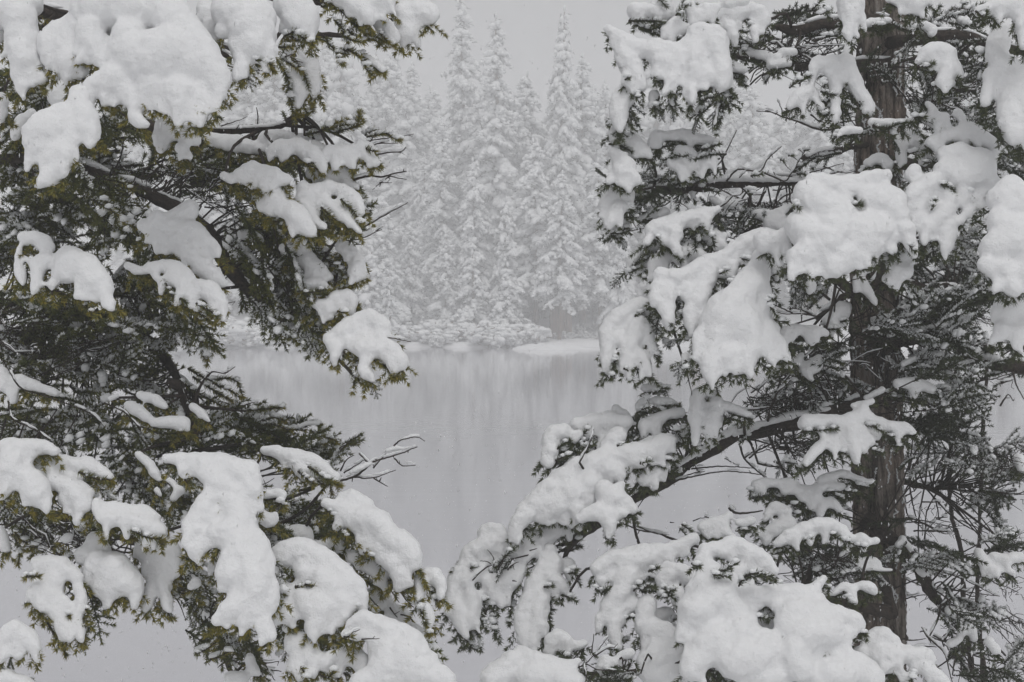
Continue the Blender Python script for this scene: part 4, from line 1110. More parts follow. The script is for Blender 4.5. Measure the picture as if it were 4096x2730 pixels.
F R K 5.2 8 180 .18: 1000,1520 1180,1520 1190,1568 1020,1568
P R N 5.3: 200,920,54 180,850,40 160,970,44; 270,890,52 340,940,52; 60,1090,62 40,1220,54 180,1280,72 230,1400,62 120,1400,82 60,1500,62 250,1530,54; 250,1020,50 260,1090,40
+N R N 5.3: 150,990 200,1010 220,1000; 180,1040 190,1020; 30,1000 60,980 110,990; 220,1300 270,1280 340,1300; 200,1200 230,1180; 70,1330 30,1360; 180,1520 240,1490; 190,1550 210,1510; 160,1360 200,1320; 250,1270 330,1290
P R N 5.0: 560,710,44 640,730,44 720,780,50 780,830,50 830,890,34; 520,770,46 470,740,44 420,780,44 380,820,30; 450,880,54 420,960,72 350,1000,62; 470,960,70 500,1020,110 380,1120,110 300,1200,52 290,1270,30; 600,900,40 640,870,36; 620,1000,60 700,1040,60 850,1020,54 1000,1030,62 1100,1060,56; 1080,1010,34 1140,930,27; 600,1140,110 650,1270,110 500,1300,124 380,1400,90 330,1500,74; 760,1320,80 800,1400,100 600,1420,120; 930,1280,84 960,1150,84 1100,1160,84 1200,1140,54 1300,1170,44 1350,1200,44 1380,1240,20; 1000,1280,110 1150,1260,90 1250,1300,54 1280,1340,26; 950,1400,94 1000,1500,84; 820,1520,110 680,1520,80; 1280,1430,72 1380,1480,82 1450,1560,62; 1220,1520,100 1120,1560,60; 1090,1390,50; 850,1090,44; 1220,1400,50
+N R N 5.0: 620,980 650,930 720,900 820,920; 460,900 520,940 560,890; 480,890 540,880 600,840; 700,920 740,920; 830,970 870,965; 640,960 700,910; 1290,1220 1320,1270 1390,1270; 1300,1260 1360,1240; 330,840 380,860; 1150,1440 1150,1470; 740,1170 790,1180; 260,1290 320,1300; 780,920 840,950; 470,910 560,920; 1300,1240 1350,1260; 1100,1520 1060,1550; 510,1480 470,1540
P R N 5.06: 740,1140,74 800,1190,70; 1150,1440,50
F R N 5.2 6 0 .16: 480,1490 620,1500 600,1568 470,1568
P R N 5.2: 1100,1010,26 1190,1030,17 1260,980,26 1300,1000,32 1320,1060,26 1330,1090,13; 1340,970,17 1420,990,36 1460,1020,17
+N R N 5.2: 1280,1040 1330,1100; 1120,990 1170,990; 1370,1010 1480,1030; 1260,1010 1300,1070
P R N 5.4: 1290,690,17 1270,660,36 1200,610,44 1100,610,44 1000,640,44 920,680,38 850,720,21; 1370,690,40 1385,720,22 1460,700,22
+N R N 5.4: 880,780 980,720 1060,690; 960,730 1040,700 1180,690; 1180,660 1240,690; 1380,730 1400,740; 1270,700 1340,730 1390,740; 840,780 900,770
F R N 5.9 16 190 .2: 860,780 1000,720 1250,700 1260,880 1100,920 880,890
W R N 5.8 20 10: 860,780 1050,720 1260,700 1250,900 900,910
F R N 5.8 9 200 .2: 1200,760 1450,740 1480,900 1300,900
+P R N 5.7: 1340,830,24 1440,820,26 1480,840,16; 1300,870,16 1380,870,18 1560,880,12; 1290,760,22 1250,790,20
P R N 5.5: 520,590,40 450,600,40 400,620,36; 540,650,34 590,680,20; 570,540,21 540,560,26; 620,590,30 700,580,32
+N R N 5.5: 370,670 440,690 520,710; 430,640 470,650; 480,700 540,710; 270,600 330,640; 260,620 300,670; 400,670 470,700; 600,640 660,640; 640,630 680,640
P R N 5.6: 930,610,44 860,620,44 820,640,34 740,660,26; 800,690,30; 900,520,40 850,500,40 800,540,26; 910,570,26
P R N 5.7: 960,340,26 850,350,26 760,350,34 730,370,38 760,400,34; 1080,430,44 1000,390,34 900,400,30; 1130,480,34 1120,540,30; 1150,470,30 1190,470,34 1240,510,20; 1040,400,30 1150,370,26 1250,370,26; 1000,430,26; 1120,330,24 1250,290,24 1400,340,24 1440,330,14
+N R N 5.7: 690,380 690,440; 700,440 770,430; 820,420 900,450; 940,440 1000,460 1060,470; 1060,480 1090,520; 1290,400 1350,410; 1180,400 1240,440; 780,380 800,430; 690,400 730,450; 960,470 1050,520; 1240,430 1260,460; 780,550 860,550; 960,480 980,540; 1350,360 1420,380
F R N 6.0 16 190 .2: 760,400 1000,420 1240,380 1260,560 1000,600 800,560
+T R N 5.7 15: 560,500 600,530 680,530 770,515
+T R N 5.7 6: 340,580 400,560 450,560; 410,552 440,560; 600,510 580,490
T R N 5.9 10: 740,228 800,245 880,250 930,290 970,320
+T R N 5.9 7: 840,215 890,245; 1060,270 1100,340 1130,355; 780,280 790,250
+N R N 5.85: 920,200 935,240; 905,220 950,230; 960,240 985,270
P R N 6.0: 930,200,18 925,225,20
P R O 5.1: 620,1310,54 700,1290,54 770,1320,46; 650,1400,72 780,1420,54 720,1480,46; 850,1400,52 950,1400,44 1000,1430,30; 960,1480,44 1040,1540,44 1100,1590,36; 830,1520,36; 560,1400,50
+N R O 5.1: 910,1470 950,1460 1000,1480; 680,1520 720,1568; 900,1500 880,1560; 930,1470 990,1490
+T R O 5.1 7: 790,1470 850,1460 900,1450; 880,1560 890,1500 930,1480
B R O 6.2: 600,600,44 830,740,40 930,880,38 1000,1020,34 1060,1100,30 1150,1190,27 1200,1280,22 1190,1380,16
+T R O 6.1 13: 1060,1090 1040,1180 990,1290 1000,1330
+T R O 6.1 10: 990,1300 1080,1390 1110,1500 1130,1568; 990,1310 940,1230; 970,1250 930,1260; 1010,1280 1100,1330; 1080,1310 1140,1210; 860,1370 950,1350 1030,1350; 820,1300 880,1310 940,1305; 1130,1420 1220,1400 1330,1390; 1060,1100 1150,1030 1200,980
+P R O 6.1 n1: 880,830,22 950,900,26; 1200,1150,30 1240,1240,34 1260,1300,26; 1120,1330,24 1180,1290,26 1190,1200,24; 1060,1010,20; 1110,1130,30 1160,1150,30
F R O 6.1 7 0 .22: 1080,1060 1300,1060 1460,1060 1430,1160 1250,1240 1120,1150
B R O 6.5: 700,300,26 820,340,22 960,370,17 1100,380,12
+T R O 6.4 9: 800,560 900,570 1050,650 1130,660; 780,480 850,470 940,400; 840,430 850,530 900,590 945,505; 960,690 970,640 1030,575; 840,430 900,390; 950,590 945,670; 890,640 1000,640 1130,650; 940,462 1080,465; 1020,563 1100,555; 790,1080 900,1040 1000,1030; 790,1000 900,1050; 800,920 900,960 1000,1000; 1000,870 1200,940 1400,1040; 1080,990 1260,1020 1420,1040
F R O 6.2 12 5 .25: 830,700 1100,700 1300,760 1400,880 1250,900 950,880
+P R O 6.1: 1290,780,30 1330,850,34 1400,900,30; 1380,800,27 1480,810,34 1540,800,30; 1350,1310,30 1400,1370,30; 1540,200,40 1550,260,26; 850,720,20 880,760,18; 830,690,24 800,720,24 ; 1460,870,26 1500,900,22
F R O 6.4 13 175 .25: 1000,0 1300,20 1568,60 1568,300 1300,330 1050,250 900,130
F R O 6.4 6 175 .24: 1120,380 1400,380 1568,430 1568,560 1350,560 1150,480
F R O 6.4 6 10 .24: 1300,640 1568,640 1568,780 1350,760
F R O 6.3 6 20 .22: 1330,1280 1568,1200 1568,1568 1350,1568
F R O 6.3 5 -20 .2: 1050,1400 1300,1430 1300,1568 1080,1568
F R O 6.2 3 200 .2: 800,180 1000,200 950,280 820,260
W R O 6.5 27 10: 800,220 1568,250 1568,800 1300,750 1100,720 850,650
W R O 6.5 24 -20: 850,900 1568,900 1568,1568 1050,1568 1000,1300 1200,1100
W R O 6.4 14 10: 820,0 1300,0 1568,100 1568,330 1050,300
W R J 6.4 24 10: 820,400 1300,450 1568,700 1568,1000 1200,900 850,600
F L C 5.5 16 15 .26: 0,400 300,440 650,520 900,660 1020,820 900,860 700,760 300,620 0,600
P L B 5.28 n0: 0,775,12 120,780,16 260,776,15 430,766,16 520,745,12
F R J 6.1 8 20 .22: 1150,640 1568,820 1568,940 1250,800
W R J 6.05 9 0: 450,480 860,500 860,1120 450,1100
F R J 6.0 7 165 .2: 520,380 780,400 800,1020 520,980
F R O 6.05 6 180 .18: 520,300 770,300 770,1150 580,1100
F R H 6.0 7 200 .2: 540,180 860,160 860,900 560,850
F L A 6.2 24 20 .32 dark: 0,350 500,560 900,700 1300,800 1500,1000 1300,1250 800,1150 0,1200
F L C 6.2 26 20 .32 dark: 0,0 700,-100 1150,250 1000,700 1050,950 600,1000 0,950
F L B 6.1 16 -20 .3 dark: 100,880 600,870 900,1000 900,1380 500,1450 250,1300
F L C 6.2 18 10 .32 dark: 0,950 600,1000 1300,1100 1350,1350 700,1400 0,1350
F L D 6.0 14 -55 .3 dark: 60,0 500,60 700,250 700,600 600,640 350,420
F L F 5.9 10 -40 .28 dark: 0,200 600,450 800,700 600,900 200,700
F R J 6.8 12 10 .3 dark: 820,300 1250,250 1350,520 1100,650 850,600
F R H 6.8 12 10 .3 dark: 880,100 1300,120 1350,560 1000,620
B X O 6.9: 1130,-700,16 1110,-200,18 1110,200,18 1100,300,18 1110,450,18 1140,600,18 1200,740,18 1240,900,18 1260,1200,20 1270,1700,24
B Y O 7.0: 1280,-500,14 1290,250,16 1290,500,16 1310,740,17 1330,1000,18 1340,1700,22
"""

UNIT = 1024 / 1568.0


def to_world(sq, x, y, d):
    ox, oy = SQUARES[sq]
    return unproject(ox + np.asarray(x, float) * UNIT, oy + np.asarray(y, float) * UNIT, d)


def trunk_axis(tree, z):
    """where the stem of a near fir stands at height z"""
    z = np.asarray(z, float)
    if tree == 'L':
        return np.stack((-2.32 + 0.02 * (z - 2.7), 5.85 + 0 * z, z), -1)
    if tree == 'R':
        zs = [0.5, 1.33, 2.06, 2.74, 4.2, 8.0]
        xs = [(p - 2048) * PXS * 6.35 for p in (3530, 3527, 3513, 3498, 3529, 3540)]
        return np.stack((np.interp(z, zs, xs), 6.35 + 0 * z, z), -1)


ROOTS, BR = {}, []
base_of = {'L': (-2.34, 5.85), 'R': ((3530 - 2048) * PXS * 6.35, 6.35), 'X': ((3072 + 1270 * UNIT - 2048) * PXS * 6.9, 6.9), 'Y': ((3072 + 1340 * UNIT - 2048) * PXS * 7.0, 7.0)}
INFO = {'L': ('fir_tree', 'big dark fir on the left, needles golden-tipped, boughs loaded with snow', 'tree'),
        'R': ('fir_tree', 'big snow-laden fir on the right with its thick bark trunk in view', 'tree'),
        'X': ('slender_tree', 'thin bare stem behind the right fir, nearer its thick trunk', 'tree'),
        'Y': ('slender_tree', 'thin bare stem behind the right fir, nearer the right edge', 'tree')}
for k, (bx, by) in base_of.items():
    ROOTS[k] = empty(INFO[k][0], (bx, by, float(ground_z(np.array(bx), np.array(by))) - 0.02), INFO[k][1], INFO[k][2])


def bark_noise(V, axis_xy, amp):
    """ridged bark relief on a stem"""
    dx, dy = V[:, 0] - axis_xy[:, 0], V[:, 1] - axis_xy[:, 1]
    a = np.arctan2(dy, dx)
    k = 0.5 * np.sin(9 * a + 1.7 * np.sin(V[:, 2] * 5)) + 0.35 * np.sin(17 * a + 2.0 * np.sin(V[:, 2] * 11 + a)) + 0.5 * rng.normal(size=len(a)) * 0.6
    r = np.hypot(dx, dy)
    f = 1 + amp * k / np.maximum(r, 1e-3)
    V[:, 0] = axis_xy[:, 0] + dx * f
    V[:, 1] = axis_xy[:, 1] + dy * f
    return V


def stem(tree, r0, r1, top, nz=260, na=56, amp=0.007):
    z0 = ROOTS[tree].location.z - 0.25
    z = np.linspace(z0, top, nz)
    ax = trunk_axis(tree, z)
    R = np.interp(z, [z0, z0 + 0.5, top], [r0 * 1.35, r0, r1])
    V, F = tube(ax, R, na)
    n = nz * na
    V[:n] = bark_noise(V[:n].copy(), np.repeat(ax[:, :2], na, 0), amp)
    b = Bag()
    b.add(V, F)
    return link('trunk', b.mesh('trunk', BARK_TRUNK), ROOTS[tree])


stem('L', 0.15, 0.10, 7.5, 120, 32)
trunk_r = stem('R', 0.112, 0.085, 7.5, 420, 64, 0.011)


class Branch:
    def __init__(self, tree, name='branch'):
        self.tree, self.name = tree, name
        self.bark, self.needles, self.dust = Bag(), Bag(), Bag()
        self.S = []                      # snow: (centre, radius)
        self.root = None
        self.root_r = 0.008
        self.is_limb = False


def strip_along(br, path, r, p):
    """broken ridges of snow on top of a twig"""
    n = len(path)
    if n < 3:
        return
    i = 0
    while i < n - 2:
        L_ = int(rng.integers(3, 9))
        if rng.uniform() < p:
            q = path[i:min(n, i + L_)]
            if len(q) >= 3:
                rr = r * rng.uniform(0.6, 1.25)
                br.dust.add(*capstrip(q + np.array((0, 0, rr * 0.7 + 0.004)), rr))
        i += L_


# prototypes of flat fir sprays, lying along +x
def spray_paths(seed):
    g_ = np.random.default_rng(seed)
    main = np.stack((np.linspace(0, 1, 9), 0.06 * np.sin(np.linspace(0, 3, 9)), -0.10 * np.linspace(0, 1, 9) ** 2), -1)
    out = [(main, 1.0)]
    for k in range(6):
        t = 0.14 + 0.13 * k + g_.uniform(-0.02, 0.02)
        p0 = np.array([np.interp(t, main[:, 0], main[:, c]) for c in range(3)])
        for s in (-1, 1):
            l_ = (0.42 * (1 - t) + 0.09) * g_.uniform(0.6, 1.2)
            a = math.radians(g_.uniform(38, 62)) * s
            d = np.array((math.cos(a), math.sin(a), g_.uniform(-0.25, 0.15)))
            q = p0[None] + d[None] * np.linspace(0, l_, 5)[:, None]
            q[:, 2] -= 0.12 * np.linspace(0, 1, 5) ** 2 * l_
            out.append((q, 0.6))
    return out


def rime(bag, path, dens):
    """snow caught on the upper side of the needles"""
    V, F, _ = brush(path, dens, 0.010, 0.0042, gold=0, tip=False, up=True)
    bag.add(V, F)


def bake_spray(seed, bare, frost=0.45, fd=280):
    """needle, bark and snow arrays of one spray, a metre long"""
    nb, bk, du = Bag(), Bag(), Bag()
    for path, w in spray_paths(seed):
        q = path * 0.27
        if bare:
            q = q + np.cumsum(rng.normal(size=q.shape) * 0.008, 0)
        if bare and rng.uniform() < 0.2:
            continue
        r0 = 0.0042 if w == 1.0 else 0.0022
        qq = q[::2] if len(q) > 3 and not bare else q
        bk.add(*tube(qq, np.linspace(r0, r0 * 0.5, len(qq)), 3))
        if not bare:
            nb.add(*brush(q, 740, 0.021, 0.0025, gold=1.0))
            if rng.uniform() < frost:
                rime(du, q, fd)
            if rng.uniform() < 0.28:
                nc = int(rng.integers(2, 5))
                t = rng.uniform(0.2, 1, nc) * (len(q) - 1)
                c_ = np.stack([np.interp(t, np.arange(len(q)), q[:, c]) for c in range(3)], -1) + np.array((0, 0, 0.009))
                s_ = rng.uniform(0.006, 0.013, nc)
                e_ = np.abs(unit(q[-1] - q[0]))
                lumps(du, c_, s_[:, None] * (0.8 + 1.1 * e_)[None] * np.array((1, 1, 0.7)), 0.16, ICO1)
            continue
        for k in range(2 if w == 1.0 else 1):
            if rng.uniform() < 0.75:
                i0 = rng.uniform(0, 0.4)
                t = np.linspace(i0, min(1, i0 + rng.uniform(0.4, 0.7)), 4) * (len(q) - 1)
                p_ = np.stack([np.interp(t, np.arange(len(q)), q[:, c]) for c in range(3)], -1)
                rr = (0.0026 if bare else 0.0095) * rng.uniform(0.6, 1.2)
                V, F = tube(p_ + np.array((0, 0, rr * 0.7 + 0.003)), rr * np.array((0.35, 1.0, 0.9, 0.3)) * rng.uniform(0.8, 1.2, 4), 5, 0.2)
                du.add(V, F)
    return nb, bk, du


def frozen(b):
    return None if not b.n else (np.concatenate(b.v), {k: np.concatenate(v) for k, v in b.f.items()}, np.concatenate(b.a))


SPRAYS = [[frozen(b) for b in bake_spray(40 + k, False)] for k in range(10)]
FROSTED = [[frozen(b) for b in bake_spray(55 + k, False, 0.85, 430)] for k in range(8)]
TWIGS = [[frozen(b) for b in bake_spray(70 + k, True)] for k in range(8)]


def add_spray(br, p, fwd, up, ln, gold, dust, bare=False):
    fwd = unit(fwd)
    sd = unit(np.cross(up, fwd))
    if rng.uniform() < 0.5:
        sd = -sd
    up2 = np.cross(fwd, sd)
    if up2[2] < 0:
        up2 = -up2
    M = np.stack((fwd, sd, up2), 0) * (ln / 0.27)
    src = (TWIGS if bare else FROSTED if br.tree == 'R' or rng.uniform() < 0.55 else SPRAYS)[int(rng.integers(0, 8))]
    for bag, fz in zip((br.needles, br.bark, br.dust), src):
        if fz is None or (bag is br.dust and rng.uniform() > dust):
            continue
        v, f, a = fz
        bag.add(v @ M + p, list(f.values()), a * gold)


def in_poly(x, y, P):
    c = False
    n = len(P)
    for i in range(n):
        (x1, y1), (x2, y2) = P[i], P[(i + 1) % n]
        if (y1 > y) != (y2 > y) and x < (x2 - x1) * (y - y1) / (y2 - y1) + x1:
            c = not c
    return c


LIMBS = {'L': [], 'R': []}
for raw in DATA.strip().splitlines():
    head, body = raw.split(':', 1)
    tok = head.lstrip('+').split()
    if tok[0] == 'B' and tok[1] in 'LR':
        for s in body.split(';'):
            a = np.array([[float(q) for q in p_.split(',')] for p_ in s.split()])
            LIMBS[tok[1]].append(smooth_path(np.column_stack((to_world(tok[2], a[:, 0], a[:, 1], float(tok[3])), a[:, 2])), 0.05)[:, :3])
LIMBS = {k: np.vstack(v) for k, v in LIMBS.items()}


def carry(br, p, r0, reach, sides=4):
    """a thin wood from the nearest limb (or the stem) to p"""
    L_ = LIMBS[br.tree]
    dd_ = np.linalg.norm(L_ - p, axis=1)
    near = np.argsort(dd_)[int(rng.integers(0, 4))]
    if dd_[near] > reach:
        return False
    a = L_[near]
    mid = 0.5 * (a + p) + np.array((rng.normal() * 0.02, rng.normal() * 0.02, 0.03 * dd_[near] + rng.normal() * 0.02))
    C = smooth_path(np.vstack((a, mid, p)), 0.06)
    br.bark.add(*tube(C, np.linspace(r0 * 1.6, r0, len(C)), sides))
    return True


GOLD = {'L': 0.75, 'R': 0.30, 'X': 0.2, 'Y': 0.2}
for raw in DATA.strip().splitlines():
    head, body = raw.split(':', 1)
    join = head.startswith('+')
    tok = head.lstrip('+').split()
    kind, tree, sq, d = tok[0], tok[1], tok[2], float(tok[3])
    opts = tok[4:]
    strokes = [[tuple(float(q) for q in p_.split(',')) for p_ in s.split()] for s in body.split(';') if s.strip()]
    if not join:
        br = Branch(tree)
        BR.append(br)
    u = UNIT * PXS * d
    gold = GOLD[tree]
    roots = []
    if kind == 'P':
        ys = np.array([p_[1] for s in strokes for p_ in s])
        ym = ys.mean()
        pend, drips = [], []
        dens = 0 if 'n0' in opts else (600 if 'n1' in opts else 1100)
        for s in strokes:
            if len(s) == 1:
                s = s + [(s[0][0] + s[0][2] * rng.uniform(-0.9, 0.9), s[0][1] + s[0][2] * 0.8, s[0][2] * 0.7)]
            a = np.array(s)
            dd = d - 0.45 * (a[:, 1] - ym) * u + rng.uniform(-0.42, 0.30) * a[:, 2].mean() * u
            W = np.column_stack((to_world(sq, a[:, 0], a[:, 1], dd), a[:, 2] * UNIT * PXS * dd * 1.1))
            rmin = W[:, 3].min()
            C = smooth_path(W, max(0.45 * rmin, 0.004))
            C[:, 3] = np.maximum(C[:, 3], 0.003) * rng.uniform(0.90, 1.06, len(C))
            C[:, :3] += rng.normal(size=(len(C), 3)) * C[:, 3:4] * 0.07
            if 'n0' in opts:
                C[:, 3] *= 0.85
            br.S.append(C)
            roots += [W[0, :3], W[-1, :3]]
            if dens and len(a) > 1:
                T_ = smooth_path(W, 0.02)
                q = T_[:, :3].copy()
                q[:, 2] -= 0.95 * T_[:, 3]
                e = unit(q[-1] - q[-2])
                e[2] -= 0.35
                q = np.vstack((q, q[-1] + unit(e) * (0.35 * T_[-1, 3] + 0.006)))
                br.bark.add(*tube(q[::2] if len(q) > 4 else q, np.linspace(0.0045, 0.002, len(q[::2] if len(q) > 4 else q)), 3))
                pend.append(brush(q, dens, 0.025, 0.0019, down=True, gold=gold))
                # side shoots showing under the edge of the load
                for k in range(len(T_)):
                    if T_[k, 3] > 0.014 and rng.uniform() < 0.95:
                        rr = T_[k, 3]
                        a_ = rng.uniform(-1, 1)
                        st = T_[k, :3] + np.array((a_ * rr * 0.8, rng.uniform(-0.4, 0.5) * rr, -0.80 * rr))
                        dv = unit(np.array((a_ * 0.7 + rng.normal() * 0.3, rng.normal() * 0.3 - 0.2, -0.75)))
                        q2 = st[None] + dv[None] * np.linspace(0, rng.uniform(0.03, 0.065), 4)[:, None]
                        pend.append(brush(q2, 1200, 0.020, 0.0020, gold=gold))
            if dens > 600 and len(a) > 1 and rng.uniform() < 0.6:
                v = W[-1, :3] - W[0, :3]
                L_ = float(np.clip(np.linalg.norm(v) * 1.1, 0.10, 0.32))
                p0 = W[0, :3] + np.array((0, 0.05 + 0.5 * W[0, 3], -0.55 * W[:, 3].mean()))
                add_spray(br, p0, v + rng.normal(size=3) * 0.15 * L_ + np.array((0, 0, -0.15 * L_)), np.array((rng.normal() * 0.3, -0.5, 1.0)), L_, gold * 0.6, 0.3)
            if dens > 600:                               # drips along the lower edge of the load
                k = 0
                while k < len(C):
                    r_ = C[k, 3]
                    if r_ > 0.024 and rng.uniform() < 0.45:
                        w_ = rng.uniform(0.011, 0.019)
                        x_ = rng.uniform(-0.75, 0.75)
                        top = C[k, :3] + np.array((x_ * r_, -0.35 * r_, -0.45 * r_))
                        end = top + np.array((x_ * 0.012 + rng.normal() * 0.008, -0.01, -(0.55 * r_ + rng.uniform(0.008, 0.035))))
                        drips.append(smooth_path(np.vstack((np.append(top, w_ * 1.25), np.append(end, w_ * 0.8))), 0.007))
                        q3 = np.linspace(top, end, 4) + np.array((0, 0.006, -0.006))
                        q3 = np.vstack((q3, end + unit(end - top) * 0.012))
                        pend.append(brush(q3, 1000, 0.020, 0.0020, down=True, gold=gold))
                    k += max(1, int(0.022 / max(0.45 * rmin, 0.004)))
        br.S += drips
        SP = np.vstack(br.S[-(len(strokes) + len(drips)):])
        for V, F, g_ in pend:
            tip_ = V[2::3]
            keep = np.ones(len(tip_), bool)
            for c0 in range(0, len(tip_), 4000):
                D2 = ((tip_[c0:c0 + 4000, None, :] - SP[None, :, :3]) ** 2).sum(-1)
                keep[c0:c0 + 4000] = ~(D2 < (SP[None, :, 3] * 1.12) ** 2).any(1)
            k3 = np.repeat(keep, 3)
            if keep.any():
                br.needles.add(V[k3], np.arange(3 * keep.sum()).reshape(-1, 3), g_[k3])
    elif kind == 'B':
        for s in strokes:
            a = np.array(s)
            W = np.column_stack((to_world(sq, a[:, 0], a[:, 1], d + rng.uniform(-0.03, 0.03)), a[:, 2] * u))
            C = smooth_path(W, 0.03)
            C[:, :3] += rng.normal(size=(len(C), 3)) * 0.002
            ph = rng.uniform(0, 6.28, 2)
            kk = np.arange(len(C))
            C[:, 2] += C[:, 3] * (0.28 * np.sin(kk * 0.33 + ph[0]) + 0.16 * np.sin(kk * 0.9 + ph[1]))
            C[:, 3] *= 1 + 0.12 * np.sin(kk * 0.55 + ph[1])
            if tree in 'XY':
                C[:, 1] = base_of[tree][1] + 0.03 * np.sin(C[:, 2] * 2)
                C[:, 0] += 0.022 * np.sin(C[:, 2] * 3.1 + d) + 0.010 * np.sin(C[:, 2] * 8.3)
                C[:, 3] *= 0.8
            br.bark.add(*tube(C[:, :3], C[:, 3] * 0.92, 10, 0.10))
            roots += [W[0, :3]]
            if not join:
                br.is_limb = True
                br.root_r = W[0, 3] * 0.9
            strip_along(br, C[:, :3] + np.array((0, 0, 0.75)) * C[:, 3:4], 0.4 * float(C[:, 3].mean()) + 0.003, 0.55)
            # small dead twigs and needled shoots along the limb
            if True:
                for k in range(4, len(C), 4):
                    dv = unit(np.array((rng.normal(), rng.normal() * 0.6, rng.normal() * 0.8 + 0.1)))
                    q = C[k, :3] + dv[None] * np.linspace(0.3 * C[k, 3], C[k, 3] + rng.uniform(0.03, 0.11), 5)[:, None]
                    q += np.cumsum(rng.normal(size=q.shape) * 0.003, 0)
                    br.bark.add(*tube(q, np.linspace(0.003, 0.0014, 5), 4))
                    if rng.uniform() < 0.55:
                        br.needles.add(*brush(q[1:], 1200, 0.019, 0.0019, gold=gold * 0.5))
    elif kind == 'T':
        r0 = float(opts[0]) * u * 0.62
        for s in strokes:
            a = np.array(s)
            dd = d + np.cumsum(rng.normal(size=len(a)) * 0.012)
            C = smooth_path(to_world(sq, a[:, 0], a[:, 1], dd), 0.012)
            C += rng.normal(size=C.shape) * 0.0007
            br.bark.add(*tube(C, np.linspace(r0, r0 * 0.42, len(C)), 6, 0.12))
            roots.append(C[0])
            strip_along(br, C + np.array((0, 0, r0 * 0.5)), r0 * 0.8 + 0.0015, 0.6)
            for k in range(3, len(C), 5):
                if rng.uniform() < 0.45:
                    dv = unit(rng.normal(size=3) * (1, 0.5, 1))
                    q = C[k] + dv[None] * np.linspace(0, rng.uniform(0.008, 0.022), 3)[:, None]
                    br.bark.add(*tube(q, np.linspace(r0 * 0.5, r0 * 0.25, 3), 4))
    elif kind == 'N':
        for s in strokes:
            a = np.array(s)
            dd = d + rng.uniform(-0.05, 0.05) + np.cumsum(rng.normal(size=len(a)) * 0.015)
            C = smooth_path(to_world(sq, a[:, 0], a[:, 1], dd), 0.012)
            br.bark.add(*tube(C, np.linspace(0.0042, 0.002, len(C)), 4))
            br.needles.add(*brush(C, 1750, 0.023, 0.0021, gold=gold))
            roots.append(C[0])
            rime(br.dust, C, 460 * rng.uniform(0.2, 1.2))
            nc = int(rng.integers(1, 5))
            ci = rng.integers(0, len(C), nc)
            s_ = rng.uniform(0.006, 0.014, nc)
            lumps(br.dust, C[ci] + np.array((0, 0, 0.010)), np.stack((s_ * 1.4, s_ * 1.1, s_ * 0.8), -1), 0.15, ICO1)
    elif kind in 'FW':
        n, head_deg = int(opts[0]), float(opts[1])
        ln = float(opts[2]) if len(opts) > 2 else 0.26
        P_ = strokes[0]
        xs, ys = [q[0] for q in P_], [q[1] for q in P_]
        cnt = 0
        n = max(3, int(n * (1.0 if tree == 'L' else 0.75))) if kind == 'F' else int(n * 0.75)
        while cnt < n:
            x, y = rng.uniform(min(xs), max(xs)), rng.uniform(min(ys), max(ys))
            if not in_poly(x, y, P_):
                continue
            cnt += 1
            th = math.radians(head_deg + rng.normal() * 26)
            f = math.cos(th) * RIGHT + math.sin(th) * UPV - FWD * rng.normal() * 0.45
            p = to_world(sq, x, y, d + rng.uniform(-0.22, 0.3))
            l_ = ln * rng.uniform(0.7, 1.25)
            upv = np.array((rng.normal() * 0.35, rng.normal() * 0.35 - 0.25, 1.0))
            p0 = p - unit(f) * l_ * 0.5
            if tree in 'LR' and rng.uniform() < 0.7:
                carry(br, p0, 0.003, 0.6, 3)
            add_spray(br, p0, f, upv, l_, gold * 0.6, 0.0 if 'dark' in opts else 0.7 if kind == 'F' else 0.2, bare=(kind == 'W'))
        c = to_world(sq, np.mean(xs), np.mean(ys), d)
        roots.append(c)
    if not join and tree in 'LR':
        A = np.array(roots)
        tx = trunk_axis(tree, A[:, 2])
        br.root = A[np.argmin(np.linalg.norm(A - tx, axis=1))]

# limbs that carry each bough from its stem
for br in BR:
    if br.root is None:
        continue
    if br.is_limb:
        t0 = trunk_axis(br.tree, br.root[2])
        dist = np.linalg.norm((br.root - t0)[:2])
        s0 = trunk_axis(br.tree, br.root[2] + min(0.25, 0.12 * dist))
        if dist > 1.0:
            carry(br, br.root, br.root_r, 9.0, 8)
            continue
        mid = 0.5 * (s0 + br.root) + np.array((0, 0.03 * dist, 0.02 * dist))
        C = smooth_path(np.vstack((s0, mid, br.root)), 0.05)
        br.bark.add(*tube(C, np.linspace(br.root_r * 1.1 + 0.004 * dist, br.root_r, len(C)), 10, 0.08))
    else:
        carry(br, br.root, 0.0045, 0.45, 5)

